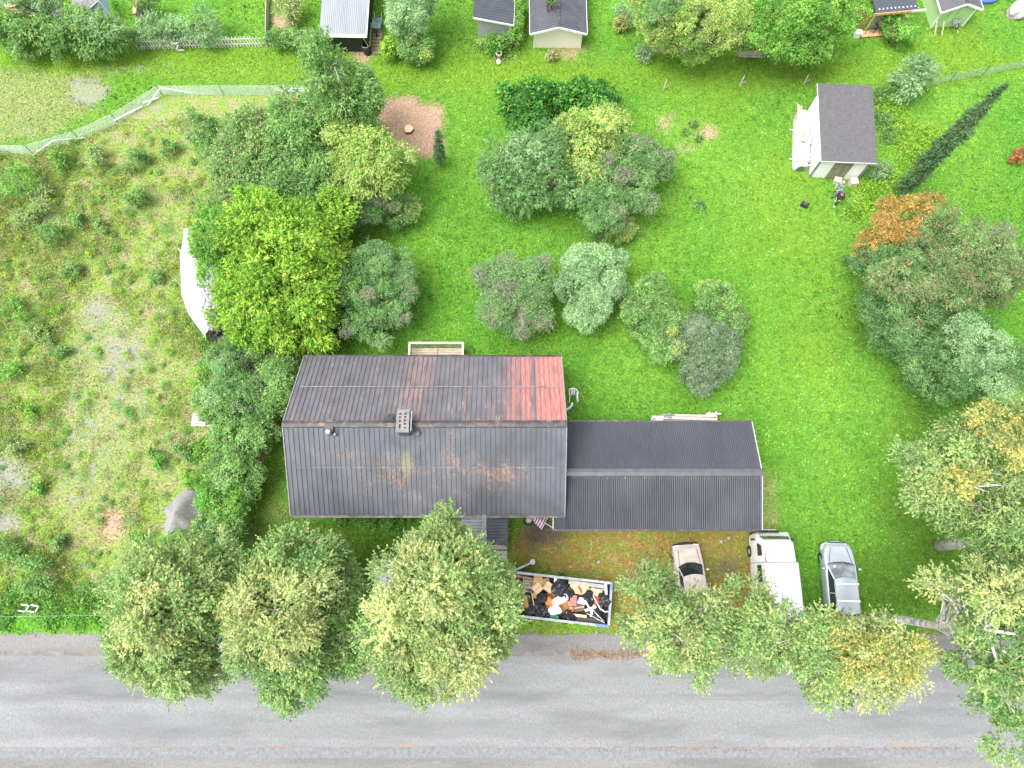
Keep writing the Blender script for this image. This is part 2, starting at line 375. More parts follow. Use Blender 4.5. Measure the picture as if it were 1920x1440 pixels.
M = {
 'field': mask([(field_poly, 1)], 2),
 'gravel': mask([([(120,640),(230,560),(280,640),(250,760),(200,900),(130,1010),(100,930),(120,760)], .40), ([(200,600),(300,620),(330,760),(300,900),(200,900)], .28), ([(120,140),(230,150),(190,215),(110,190)], .55), ([(170,125),(360,125),(360,134),(170,134)], .95), ([(150,0),(185,0),(185,40),(75,40),(85,0)], .0)], 2,
     circ=[(10,890,55,.7),(15,985,30,.8),(290,205,20,.6),(180,580,35,.7),(230,660,40,.7),(300,200,20,.5),(100,410,30,.5),(60,230,50,.35)]),
 'dry': mask([([(-200,130),(190,135),(210,170),(100,262),(-200,285)], .75), ([(190,120),(600,125),(600,150),(300,155)], .25), ([(1424,870),(1452,880),(1460,1000),(1424,1005)], 1)], 2,
     circ=[(40,200,60,.9),(20,160,40,.9),(370,205,35,.5),(200,250,50,.4),(340,420,40,.3),(250,700,90,.55),(290,850,80,.55),(180,990,70,.5),(330,300,60,.3),(520,960,30,.6),(160,900,60,.5),(510,900,18,.3)]),
 'soil': mask([], 1, circ=[(752,215,42,1.0),(800,222,34,1.0),(772,250,52,1),(805,270,30,.9),(720,215,25,.8),(1250,230,26,.5),(1330,245,22,.65),(1290,270,30,.4),(527,40,22,.8),(1280,95,16,.5),(1555,60,8,.2),(205,985,36,.7),(1085,90,12,.8),(680,103,26,.7),(1060,92,26,.7)]),
 'brown': mask([([(960,985),(1432,985),(1420,1060),(1400,1180),(1180,1190),(1100,1196),(960,1192),(960,1160),(1150,1176),(1140,1090),(950,1060)], 1.0), ([(600,1172),(720,1168),(720,1196),(600,1196)], .9), ([(0,1180),(230,1178),(230,1196),(0,1196)], .4)], 3, circ=[(1200,1060,50,1),(1340,1090,40,1)]),
 'earth': mask([([(985,970),(1060,975),(1058,1018),(985,1012)], .95)], 2, circ=[(1215,1060,24,.75),(1365,1070,26,.8),(1180,1090,20,.7),(1262,1075,12,.6),(1410,1040,10,.7),(1000,1010,28,.7),(1055,1020,16,.5),(505,880,22,.4),(470,1010,20,.8),(1530,430,0.1,0)]),
 'moss_shade': mask([([(460,975),(560,960),(700,970),(870,975),(960,1060),(720,1180),(600,1180),(450,1080)], .95), ([(455,900),(530,790),(545,960),(460,1000)], .6), ([(620,655),(770,640),(770,672),(570,672)], .9)], 4,  # mossy turf under trees; strip behind the house is shade painted as darker ground
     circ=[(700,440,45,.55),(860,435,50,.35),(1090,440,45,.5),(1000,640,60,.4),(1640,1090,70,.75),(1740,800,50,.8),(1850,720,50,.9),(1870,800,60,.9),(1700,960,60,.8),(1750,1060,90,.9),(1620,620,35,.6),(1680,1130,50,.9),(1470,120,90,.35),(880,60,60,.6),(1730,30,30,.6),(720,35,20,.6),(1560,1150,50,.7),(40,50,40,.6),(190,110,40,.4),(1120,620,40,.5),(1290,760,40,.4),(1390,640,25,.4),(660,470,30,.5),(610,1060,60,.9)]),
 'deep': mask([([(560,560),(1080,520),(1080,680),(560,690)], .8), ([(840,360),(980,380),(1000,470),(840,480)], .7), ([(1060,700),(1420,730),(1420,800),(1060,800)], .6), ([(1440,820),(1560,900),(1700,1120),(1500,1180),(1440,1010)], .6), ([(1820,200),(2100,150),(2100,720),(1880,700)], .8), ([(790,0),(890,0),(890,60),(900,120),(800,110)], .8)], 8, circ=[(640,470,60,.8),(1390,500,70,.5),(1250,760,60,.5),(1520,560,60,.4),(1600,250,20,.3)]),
 'yel': mask([([(-300,60),(620,90),(1180,110),(2100,100),(2100,130),(1700,150),(1180,170),(700,170),(600,150),(-300,135)], .8)], 5,
     circ=[(1480,330,90,.5),(1350,200,70,.5),(980,100,60,.4),(1450,450,100,.45),(1700,260,50,.9),(1640,330,35,.7),(1650,130,60,.6),(1800,80,60,.7),(1520,650,90,.5),(1440,760,60,.3),(900,200,50,.4),(1380,480,60,.5),(1550,470,50,.5),(80,55,20,.3)]),
}
me = bpy.data.meshes.new('ground'); ny, nx = X.shape
vv = np.stack([X, Y, np.zeros_like(X)], -1).reshape(-1, 3)
idx = np.arange(nx*ny).reshape(ny, nx); q = np.stack([idx[:-1, :-1], idx[:-1, 1:], idx[1:, 1:], idx[1:, :-1]], -1).reshape(-1, 4)
me.vertices.add(len(vv)); me.vertices.foreach_set('co', vv.astype(np.float32).ravel()); me.loops.add(q.size); me.loops.foreach_set('vertex_index', q.astype(np.int32).ravel())
me.polygons.add(len(q)); me.polygons.foreach_set('loop_start', np.arange(0, q.size, 4, dtype=np.int32)); me.update(calc_edges=True)
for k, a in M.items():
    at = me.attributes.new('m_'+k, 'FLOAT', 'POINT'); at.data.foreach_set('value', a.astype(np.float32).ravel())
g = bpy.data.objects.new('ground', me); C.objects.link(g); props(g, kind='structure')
def ground_mat():
    t = NT('ground'); v = t.coord(); n1 = t.noise(v, .18, 6, .6); n2 = t.noise(v, 1.1, 6, .65); n3 = t.noise(v, 7, 6, .7); n4 = t.noise(v, 2.6, 5, .6, .6)
    def m(k, sharp=.35, nz=None, amt=.9):
        a = t.attr('m_'+k).outputs['Fac']; z = t.math('MULTIPLY', t.math('SUBTRACT', nz or n2, .5), amt); s_ = t.math('ADD', a, z)
        return t.ramp(s_, [(.5-sharp, 0), (.5+sharp, 1)])
    lawn = t.ramp(n3, [(.3, (.05,.17,.012)), (.5, (.115,.30,.028)), (.7, (.21,.42,.05))])
    lawn = t.mix(t.ramp(n1, [(.4, 0), (.6, .75)]), lawn, t.ramp(n3, [(.3, (.09,.22,.02)), (.5, (.18,.35,.035)), (.7, (.28,.45,.06))]))
    lawn = t.mix(t.ramp(n4, [(.48, 0), (.62, .6)]), lawn, (.06,.21,.025))
    yel = t.ramp(n3, [(.25, (.07,.16,.008)), (.5, (.17,.28,.018)), (.75, (.3,.38,.05))])
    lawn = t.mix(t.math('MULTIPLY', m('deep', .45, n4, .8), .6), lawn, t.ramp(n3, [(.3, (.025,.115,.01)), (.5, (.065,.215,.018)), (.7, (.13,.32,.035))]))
    c = t.mix(t.math('MULTIPLY', m('yel'), .75), lawn, yel)
    moss_shade = t.ramp(n3, [(.25, (.028,.07,.006)), (.5, (.06,.12,.012)), (.75, (.11,.17,.022))])
    c = t.mix(t.math('MULTIPLY', m('moss_shade', .45, n4, .5), .72), c, moss_shade)
    soil = t.ramp(n3, [(.3, (.26,.17,.115)), (.5, (.48,.31,.22)), (.7, (.66,.49,.34))])
    tan = t.ramp(n3, [(.3, (.15,.14,.06)), (.5, (.31,.30,.15)), (.7, (.50,.45,.27))])
    fg = t.ramp(n3, [(.3, (.08,.17,.025)), (.5, (.21,.33,.055)), (.7, (.35,.43,.11))])
    field = t.mix(t.ramp(n2, [(.40, 0), (.55, 1)]), tan, fg)
    field = t.mix(t.ramp(t.noise(v, .5, 6, .7), [(.55, 0), (.75, .5)]), field, (.27,.20,.11))
    c = t.mix(m('field', .1, n2, .3), c, field)
    c = t.mix(t.math('MULTIPLY', m('dry', .3), .8), c, t.mix(t.ramp(n4, [(.35, 0), (.6, .6)]), tan, fg))
    grav = t.ramp(t.noise(v, 16, 5, .8), [(.3, (.17,.165,.16)), (.5, (.3,.29,.28)), (.7, (.46,.45,.43))])
    c = t.mix(t.math('MULTIPLY', m('gravel', .16, t.noise(v, 1.1, 9, .82, .5), 2.1), .8), c, grav)
    brown = t.mix(t.ramp(n2, [(.4, 0), (.6, 1)]), t.ramp(n3, [(.3, (.17,.11,.035)), (.7, (.42,.27,.10))]), t.ramp(n3, [(.3, (.12,.16,.02)), (.7, (.31,.34,.07))]))
    brown = t.mix(t.ramp(n4, [(.56, 0), (.7, .8)]), brown, (.42,.36,.16))
    c = t.mix(m('brown', .2, n2, .6), c, brown)
    c = t.mix(m('earth', .3, n2, .7), c, t.ramp(n3, [(.3, (.055,.042,.035)), (.7, (.16,.125,.105))]))
    c = t.mix(m('soil', .25, n2, 1.3), c, soil)
    t.col(c); t.set(Roughness=.95); t.b.inputs['Specular IOR Level'].default_value = .15
    t.bump(t.math('ADD', n3, t.noise(v, 30, 3)), .9, .06); return t.m
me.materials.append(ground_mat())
# road and pavement, 4 mm sheets and real kerbs
def asphalt(name, base, kerbside):
    t = NT(name); v = t.coord(); sep = t.n('ShaderNodeSeparateXYZ'); t.l(v, sep.inputs[0]); y = sep.outputs[1]
    fine = t.noise(v, 28, 6, .85); big = t.noise(t.coord('Object', (.12,1,1)), .9, 5, .6); bl = t.noise(v, .35, 4, .6)
    fine = t.math('ADD', t.math('MULTIPLY', fine, .6), t.math('MULTIPLY', t.noise(v, 7, 5, .9), .4)); c = t.ramp(fine, [(.38, tuple(k*.55 for k in base)), (.5, base), (.62, tuple(min(.6, k*1.45) for k in base))])
    yn = t.math('ADD', y, t.math('MULTIPLY', t.math('SUBTRACT', bl, .5), .9))
    if kerbside:
        tr = t.ramp(t.math('MULTIPLY', t.math('ADD', yn, 9.2), 1/6), [(.0, .0), (.13, .05), (.22, .0), (.26,.45), (.36, .35), (.44, .05), (.52, .0), (.60, .65), (.63,.15), (.74, .30), (.84, .0), (1, 0)])
        c = t.mix(t.math('MULTIPLY', tr, t.ramp(big, [(.3, .1), (.7, .95)])), c, tuple(k*.45 for k in base))
        c = t.mix(t.math('MULTIPLY', t.ramp(t.math('ABSOLUTE', t.math('ADD', y, 5.85)), [(.0, 1), (.03, 0)]), t.ramp(big, [(.5, 0), (.6, .5)])), c, (.09,.09,.09))
        edge = t.math('ADD', t.ramp(t.math('ABSOLUTE', t.math('ADD', y, 3.52)), [(.0, 1), (.28, 0)]), t.ramp(t.math('ABSOLUTE', t.math('ADD', y, 8.22)), [(.0, 1), (.22, 0)]))
        c = t.mix(t.math('MULTIPLY', edge, t.ramp(t.noise(t.coord('Object', (.35,1.6,1)), 1.3, 6, .7), [(.5, 0), (.62, .85)])), c, (.33,.17,.085))
    c = t.mix(t.ramp(t.noise(t.coord('Object', (.09,.45,1)), 1.3, 5, .6, .25), [(.46, 0), (.64, .5)]), c, tuple(k*.48 for k in base))
    c = t.mix(t.ramp(t.noise(v, 3.2, 6, .7), [(.6, 0), (.72, .35)]), c, tuple(k*.6 for k in base))
    c = t.mix(t.ramp(big, [(.5, 0), (.75, .3)]), c, tuple(min(.5, k*1.35) for k in base))
    t.col(c); t.set(Roughness=.9); t.bump(fine, .35, .012); return t.m
def strip(name, y0, y1, z, m, x0=-300, x1=300, seed=0, wob=.0, wob0=None, kind='structure', label=None, cat=None):
    xs = np.concatenate([[x0], np.arange(-40, 40.1, .25), [x1]]); vs = []; wob0 = wob if wob0 is None else wob0
    for i, x in enumerate(xs):
        e1 = wob*(mnoise.noise(Vector((x*.7, seed, 0)))+.7*mnoise.noise(Vector((x*3.1, seed, 2)))); e0 = wob0*mnoise.noise(Vector((x*1.9, seed+9, 0)))
        vs += [(x, y0+e0, z), (x, y1+e1, z)]
    return MB().add(vs, [(2*i, 2*i+2, 2*i+3, 2*i+1) for i in range(len(xs)-1)]).build(name, m, kind=kind, label=label, cat=cat)
AS = asphalt('asphalt', (.205,.21,.215), True); AS2 = asphalt('pavement_asphalt', (.18,.175,.17), False)
strip('road', -8.5, -3.4, .006, AS)
strip('pavement', -3.42, -2.45, .010, AS2, seed=3, wob=.30, wob0=.02)
strip('pavement', -14, -8.44, .010, AS2, seed=5)
kerbm = mat('worn_kerb', (.165,.16,.155), .9, .3, 3, dirt=(.2,.14,.09), bump=.01)
strip('kerb_strip', -3.62, -3.36, .014, kerbm, seed=11, wob=.03)
strip('kerb_strip', -8.72, -8.22, .014, mat('kerb_asphalt', (.175,.18,.188), .9, .22, 5, bump=.01), seed=15, wob=.05)
strip('ground', -60, -14, .008, mat('far_verge', (.07,.14,.03), .95, .4, 2))
# fallen leaves gathered along the road edge
def litter(n, x0, x1, y, sd, name):
    xs = rng.uniform(x0, x1, n); ys = y + rng.normal(0, sd, n)*(.4+.9*np.abs(np.sin(xs*1.3)))
    pos = np.stack([xs, ys, rng.uniform(.022, .035, n)], 1); col = np.array([[.36,.17,.06],[.45,.27,.12],[.25,.12,.05]])[rng.integers(0, 3, n)]*rng.uniform(.7, 1.2, (n, 1))
    leaf_mesh(name, pos, unit(n), unit(n)*.3+np.array([0, 0, 1]), .06, .04, col, kind='stuff')
litter(1500, 3.2, 9.5, -3.55, .16, 'leaf_litter'); litter(700, -10, -3, -3.5, .12, 'leaf_litter'); litter(450, 4, 24, -8.3, .08, 'leaf_litter'); litter(900, -9, 26, -2.45, .07, 'leaf_litter')
# ------------------------------------------------------------------ grass and weeds (nobody could count these)
def inside(x, y, key):   # sample a mask
    a = M[key][4:-4, 4:-4]; i = np.clip(((x+48)/.22).round().astype(int), 0, a.shape[1]-1); j = np.clip(((y+16)/.22).round().astype(int), 0, a.shape[0]-1)
    return a[j, i]
built = [(-12, 3.7, 2.9, 12.9), (2.2, 3, 13.8, 9.1)]
def scatter(n, x0, x1, y0, y1):
    x = rng.uniform(x0, x1, n); y = rng.uniform(y0, y1, n); return x, y
def noise2(x, y, s, seed=0):
    r = np.random.default_rng(seed); o = 0
    for k in range(9):
        a = r.uniform(0, 6.28); f = s*r.uniform(.5, 2.2); o = o + np.sin((x*math.cos(a)+y*math.sin(a))*f + r.uniform(0, 6.28) + 1.5*np.sin((y*math.cos(a)-x*math.sin(a))*f*.7+k))
    return o/3.2
# lawn tufts
x, y = scatter(335000, -36, 38, -2.55, 42)
k = (inside(x, y, 'field') < .4) & (inside(x, y, 'soil') < .35+rng.random(len(x))*.4) & (inside(x, y, 'earth') < .4) & (inside(x, y, 'gravel') < .5)
for a, b, c, d in built: k &= ~((x > a) & (x < c) & (y > b) & (y < d))
x, y = x[k], y[k]; n = len(x)
br = inside(x, y, 'brown'); mo = inside(x, y, 'moss_shade'); ye = inside(x, y, 'yel'); dr = inside(x, y, 'dry')
nz = (noise2(x, y, .6, 1)*.6+noise2(x, y, 2.2, 21)*.6+rng.normal(0, .3, n))[:, None]; nz2 = noise2(x, y, 3.0, 2)[:, None]
c = np.where(nz > 0, [[.235,.41,.085]], [[.15,.34,.07]]) * (1+.20*noise2(x, y, .28, 41)[:, None]+.28*nz2+.20*noise2(x, y, 9.0, 12)[:, None])
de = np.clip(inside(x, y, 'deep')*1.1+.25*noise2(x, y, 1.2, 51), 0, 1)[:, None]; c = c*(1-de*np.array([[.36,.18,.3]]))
c = c*(1-ye[:, None]*.7) + np.array([.25,.38,.035])*ye[:, None]*.7
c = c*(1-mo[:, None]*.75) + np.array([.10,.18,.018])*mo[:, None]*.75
bc = np.where(rng.random((n, 1)) < .5, [[.42,.28,.09]], [[.27,.34,.06]]); c = np.where(br[:, None] > .5, bc, c)
c = c*(1-dr[:, None]*.7) + np.array([.44,.38,.19])*dr[:, None]*.7
c = c*rng.uniform(.6, 1.45, (n, 1)); sp = rng.random(n) < .008; c[sp] = [.5,.55,.35]; big = np.where(rng.random(n) < .25, 1.7, 1.0); c[big > 1] *= 1.15
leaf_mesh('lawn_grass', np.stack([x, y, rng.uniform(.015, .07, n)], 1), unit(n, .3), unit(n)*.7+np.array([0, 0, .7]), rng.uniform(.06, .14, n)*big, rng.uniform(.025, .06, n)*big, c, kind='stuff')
# weeds in the rough field
x, y = scatter(425000, -40, -9, -2.62, 31)
k = inside(x, y, 'field') > .5; x, y = x[k], y[k]
d = noise2(x, y, .55, 5)*.5 + noise2(x, y, 2.3, 6)*.5 - inside(x, y, 'gravel')*1.4 - inside(x, y, 'dry')*.5 + np.clip((-24-x)*.05, 0, .5) + np.where(y < .2, .7, 0)
k = rng.random(len(x)) < np.clip(.42+.66*d, .10, 1); x, y, d = x[k], y[k], d[k]; n = len(x)
pal = np.array([[.23,.33,.065],[.33,.39,.10],[.16,.27,.06],[.38,.42,.10],[.44,.39,.21],[.16,.34,.08]])
gi = (np.floor(noise2(x, y, 1.6, 8)*2.2+rng.normal(0, .9, n)+2.3)).astype(int) % 6
c = pal[gi]*rng.uniform(.45, 1.35, (n, 1)); s_ = rng.random(n) < .006; c[s_] = [.75,.74,.7]; s_ = rng.random(n) < .008; c[s_] = [.6,.42,.02]
bt = (y < 0); c[bt] = c[bt]*.4+np.array([.09,.29,.03])*.6
h = rng.random(n)**2*(.18+.45*np.clip(d, 0, 1.3))+.02
leaf_mesh('field_weeds', np.stack([x, y, h], 1), unit(n, .4), unit(n)*.75+np.array([0, 0, .6]), rng.uniform(.06, .17, n), rng.uniform(.03, .07, n), c, kind='stuff')
nc_ = 1500; cx_, cy_ = scatter(nc_, -38, -10, -2, 30); dd = inside(cx_, cy_, 'field')*(1-inside(cx_, cy_, 'gravel')); pk = rng.random(nc_) < dd*np.clip(.35+(-cx_-16)*.03+noise2(cx_, cy_, .5, 31)*.5, .05, 1); cx_, cy_ = cx_[pk], cy_[pk]; nc_ = len(cx_)
rc_ = rng.uniform(.14, .42, nc_); kk = np.repeat(np.arange(nc_), 110); n = len(kk); d_ = unit(n, .5); ps = np.stack([cx_[kk], cy_[kk], rc_[kk]*.7], 1)+d_*(rc_[kk]*rng.random(n)**.4)[:, None]*np.array([1, 1, .8]); ps[:, 2] = np.maximum(ps[:, 2], .03)
tn = np.array([[.22,.38,.06],[.30,.43,.08],[.16,.33,.08],[.20,.36,.12],[.36,.42,.10]])[rng.integers(0, 5, nc_)]*1.3
leaf_mesh('field_weeds', ps, unit(n), unit(n)*.7+np.array([0, 0, .9]), rng.uniform(.07, .13, n), rng.uniform(.03, .06, n), tn[kk]*rng.uniform(.55, 1.35, (n, 1)), kind='stuff')
def weed_patch(name, label, spots, pal, n, zmax=.5, big=1.0, cat=None):
    xs, ys, zs = [], [], []
    for (px, py, r) in spots:
        q = P(px, py); rm = r*mpp(px, py); m = int(n*(r*r)/sum(s[2]**2 for s in spots)); a = rng.uniform(0, 6.28, m); rr = np.sqrt(rng.random(m))*rm*(1+.2*np.sin(3*a+px))
        xs.append(q.x+rr*np.cos(a)); ys.append(q.y+rr*np.sin(a)*1.1); zs.append(rng.random(m)*zmax*np.clip(1.25-rr/rm, .1, 1)+.03)
    x = np.concatenate(xs); y = np.concatenate(ys); z = np.concatenate(zs); n = len(x); tones = np.array(PAL[pal][0])
    gi = (np.floor(noise2(x, y, 2.5, 3)*1.5+rng.normal(0, .6, n)+1.4)).astype(int) % len(tones)
    c = tones[gi]*rng.uniform(.8, 1.55, (n, 1)); return leaf_mesh(name, np.stack([x, y, z], 1), unit(n), unit(n)*.7+np.array([0, 0, .9]), rng.uniform(.09, .2, n)*big, rng.uniform(.05, .1, n)*big, c, kind='stuff')
weed_patch('ground_cover', '', [(1665,200,28),(1690,250,34),(1705,290,28),(1640,370,40),(1665,330,25),(1600,400,20),(1680,210,20),(1740,260,26)], 'gold', 9000, .45)
weed_patch('ground_cover', '', [(1655,225,22),(1668,255,20),(1650,185,20),(1300,235,9),(1285,250,8),(1310,262,8),(1590,490,12),(1310,385,12)], 'willow', 3600, .4)
weed_patch('ground_cover', '', [(640,975,14),(690,978,20),(740,978,24),(790,980,18),(830,985,14)], 'green', 3000, .5)
weed_patch('ground_cover', '', [(935,90,30),(960,95,18),(900,85,14),(912,75,14),(970,70,14)], 'greeny', 3200, .5)
weed_patch('ground_cover', '', [(390,640,22),(388,690,20),(380,720,16),(375,850,26),(365,900,20),(380,950,20),(345,1040,30),(370,1060,30),(20,1130,34),(60,1120,30),(110,1135,36),(160,1135,34),(195,1150,26),(10,1165,18),(100,1168,16),(150,1168,16)], 'green', 9000, .45)
# ------------------------------------------------------------------ house
def roof_mat(name, which):
    t = NT(name); v = t.coord(); sep = t.n('ShaderNodeSeparateXYZ'); t.l(v, sep.inputs[0]); x, y = sep.outputs[0], sep.outputs[1]
    st = t.coord('Object', (5.5, .55, 1)); stf = t.coord('Object', (14, .7, 1)); pan = t.coord('Object', (3.77, .25, .1))
    base = t.ramp(t.noise(t.coord('Object', (1.6, .8, 1)), 1.2, 5, .6), [(.3, (.078,.086,.104) if which == 'front' else (.10,.092,.105)), (.7, (.128,.138,.163) if which == 'front' else (.165,.155,.172))])
    vr = t.n('ShaderNodeTexWhiteNoise', noise_dimensions='1D'); t.l(t.math('FLOOR', t.math('MULTIPLY', x, 1/.2655)), vr.inputs['W'])
    base = t.mix(t.math('MULTIPLY', vr.outputs[0], .4), base, (.115,.12,.138))
    if which == 'front':
        base = t.mix(t.ramp(t.noise(v, .33, 3), [(.45, 0), (.65, .55)]), base, (.055,.057,.067))
        wy = t.math('SUBTRACT', 1, t.math('ABSOLUTE', t.math('MULTIPLY', t.math('ADD', y, -5.9), .5)), True)   # wear belt halfway down the slope
        wx = t.ramp(t.math('MULTIPLY', t.math('ADD', x, 12), 1/15), [(.08, 0), (.2, .7), (.4, 1), (.6, 1.1), (.8, 1), (.9, 0)])
        f = t.noise(t.coord('Object', (6.5, 3.0, 1)), 2.2, 8, .85); lo = t.noise(v, .8, 3)
        s_ = t.math('ADD', t.math('ADD', f, t.math('MULTIPLY', t.math('MULTIPLY', wy, wx), .11)), t.math('MULTIPLY', t.math('SUBTRACT', lo, .5), .32))
        w_ = t.ramp(s_, [(.60, 0), (.69, .72)])
        rust = t.ramp(t.noise(v, 3, 4, .7), [(.35, (.40,.19,.12)), (.55, (.36,.24,.17)), (.75, (.33,.30,.22))])
        c = t.mix(w_, base, rust)
        # lichen streak below the chimney
        lx = t.math('SUBTRACT', 1, t.math('ABSOLUTE', t.math('MULTIPLY', t.math('ADD', x, 5.6), 1.4)), True); ly = t.math('SUBTRACT', 1, t.math('ABSOLUTE', t.math('MULTIPLY', t.math('ADD', y, -6.3), .75)), True)
        c = t.mix(t.ramp(t.math('ADD', t.math('MULTIPLY', lx, ly), t.math('MULTIPLY', t.math('SUBTRACT', f, .5), .8)), [(.38, 0), (.7, .5)]), c, (.30,.28,.15))
    else:
        f = t.noise(st, 1.3, 6, .7); f2 = t.noise(stf, 1.6, 5, .7)
        g = t.noise(t.coord('Object', (.9, .15, 1)), 1.0, 3)
        c = t.mix(t.ramp(t.math('ADD', f, t.math('MULTIPLY', t.math('SUBTRACT', g, .5), .8)), [(.60, 0), (.78, .45)]), base, (.30,.17,.15))
        # bare red panels at the right-hand end, a weaker streak by the chimney
        pn = t.n('ShaderNodeTexWhiteNoise', noise_dimensions='1D'); t.l(t.math('FLOOR', t.math('MULTIPLY', x, 1/.2655)), pn.inputs['W'])
        e = t.ramp(t.math('MULTIPLY', t.math('ADD', x, 12), 1/15), [(.0, 0), (.772, 0), (.776, .62), (.9, .8), (.93, 1), (1, 1)])
        r_ = t.math('MULTIPLY', e, t.ramp(t.math('ADD', t.math('MULTIPLY', pn.outputs[0], .28), t.math('MULTIPLY', t.noise(t.coord('Object', (4, .9, 1)), 1.2, 6, .75), .8)), [(.36, .05), (.58, .95)]))
        c = t.mix(r_, c, t.ramp(f2, [(.3, (.30,.105,.09)), (.5, (.46,.17,.145)), (.7, (.55,.34,.30))]))
        cx = t.math('SUBTRACT', 1, t.math('ABSOLUTE', t.math('MULTIPLY', t.math('ADD', x, t.math('ADD', t.math('MULTIPLY', y, -.12), 6.6)), .9)), True)
        c = t.mix(t.math('MULTIPLY', cx, t.ramp(f, [(.42, 0), (.64, .8)])), c, (.40,.22,.17))
        c = t.mix(t.ramp(t.math('ADD', f2, t.math('MULTIPLY', t.math('SUBTRACT', t.noise(v, 1.1, 3), .5), .5)), [(.64, 0), (.74, .75)]), c, (.52,.47,.43))
        # red flaking along the ridge
        ry = t.math('SUBTRACT', 1, t.math('ABSOLUTE', t.math('MULTIPLY', t.math('ADD', y, -8.45), 3.2)), True)
        c = t.mix(t.ramp(t.math('ADD', t.math('MULTIPLY', ry, .35), t.noise(v, 2.2, 6, .7)), [(.76, 0), (.88, .7)]), c, (.42,.14,.11))
    t.col(c); t.b.inputs['Specular IOR Level'].default_value = .45
    t.l(t.ramp(t.noise(v, 2, 4), [(.3, .42), (.7, .62)]), t.b.inputs['Roughness']); t.bump(t.noise(v, 20, 4), .15, .01); return t.m
HX0, HX1, HYF, HYB, HYR, HE, HR = -12.0, 2.86, 3.80, 12.80, 8.25, 3.0, 5.7
t = thing('house', 'long wooden house with weathered dark metal roof flaking to red', 'house', (0, 0, 0)); HOUSE = t
TRIM = mat('dark_metal_trim', (.055,.057,.065), .45, .2, metal=.2, dirt=(.2,.13,.1)); LTRIM = mat('pale_worn_trim', (.25,.25,.26), .6, .25, 5)
HW = mat('house_boards', (.30,.14,.09), .8, .2, 3, stretch=(5,5,.5))
mb = MB(); a, b, c_, d = HX0+.5, HX1-.5, HYF+.5, HYB-.5; zr = lambda y: HE + (HR-HE)*(1-abs(y-HYR)/(HYB-HYR if y > HYR else HYR-HYF)) - .12
mb.add([(a,c_,0),(b,c_,0),(b,d,0),(a,d,0),(a,c_,zr(c_)),(b,c_,zr(c_)),(b,d,zr(d)),(a,d,zr(d)),(a,HYR,HR-.14),(b,HYR,HR-.14)], [(0,1,5,4),(2,3,7,6),(1,2,6,9,5),(3,0,4,8,7)])
mb.build('wall', HW, t); MB().box(((a+b)/2, (c_+d)/2, .18), (b-a+.06, d-c_+.06, .44)).build('foundation', CONC, t)
for which, ye in (('front', HYF), ('back', HYB)):
    mb = MB().ribs((HX0, ye, HE), (HX1, ye, HE), (HX1, HYR, HR), (HX0, HYR, HR), .2655, .045, 'seam')
    mb.slab([(HX0, ye, HE-.03), (HX1, ye, HE-.03), (HX1, HYR, HR-.03), (HX0, HYR, HR-.03)], .12)
    ro = mb.build('roof_slope', roof_mat('house_roof_'+which, which), t, label={'front': 'grey front roof slope with scattered orange flaking', 'back': 'rear roof slope with bare red panels at its right end'}[which])
    ym, zm = (ye+HYR)/2+(.12 if which == 'front' else .1), (HE+HR)/2+.07
    mb = MB().box(((HX0+HX1)/2, ym, zm+.02), (HX1-HX0-.8, .03, .02))
    mb.build('panel_joint', mat('joint_'+which, (.20,.195,.195), .7, .45, 2.2, dirt=(.10,.10,.11)), ro)
MB().loft([[(x, HYR-.2, HR-.055), (x, HYR-.18, HR-.0), (x, HYR, HR+.075), (x, HYR+.18, HR+.0), (x, HYR+.2, HR-.055)] for x in (HX0-.02, HX1+.02)], caps=False).build('ridge_cap', TRIM, t)
for x in (HX0, HX1):
    for ye in (HYF, HYB): MB().beam((x, ye, HE-.05), (x, HYR, HR-.04), .05, .2).build('bargeboard', LTRIM, t)
for ye in (HYF-.08, HYB+.07):
    mb = MB().box(((HX0+HX1)/2, ye-.055*(1 if ye < 5 else -1), HE-.06), (HX1-HX0, .02, .1)).box(((HX0+HX1)/2, ye, HE-.1), (HX1-HX0, .1, .02)).box(((HX0+HX1)/2, ye+.05*(1 if ye < 5 else -1), HE-.06), (HX1-HX0, .02, .1))
    mb.build('gutter', mat('worn_gutter', (.17,.155,.15), .6, .4, 3, dirt=(.05,.04,.04)) if ye < 5 else TRIM, t)
for x, ye, s_ in ((-10.2, HYF+.5, -1), (-7.5, HYF+.5, -1), (-3.8, HYF+.5, -1), (1.2, HYF+.5, -1), (-9.5, HYB-.5, 1), (-1.2, HYB-.5, 1)):
    wn = MB().box((x, ye+.03*s_, 1.6), (1.3, .08, 1.1)).build('window', WHITE, t)
    MB().box((x-.31, ye+.075*s_, 1.6), (.52, .02, .92)).box((x+.31, ye+.075*s_, 1.6), (.52, .02, .92)).build('pane', GLASS, wn)
dr = MB().box((-1.35, HYF+.47, 1.25), (.95, .07, 2.0)).build('door', WHITE, t); MB().box((-1.0, HYF+.42, 1.2), (.12, .05, .04)).build('handle', CHROME, dr)
dr = MB().box((-4.6, HYB-.47, 1.55), (.95, .07, 2.0)).build('door', WHITE, t); MB().box((-4.3, HYB-.42, 1.5), (.12, .05, .04)).build('handle', CHROME, dr)
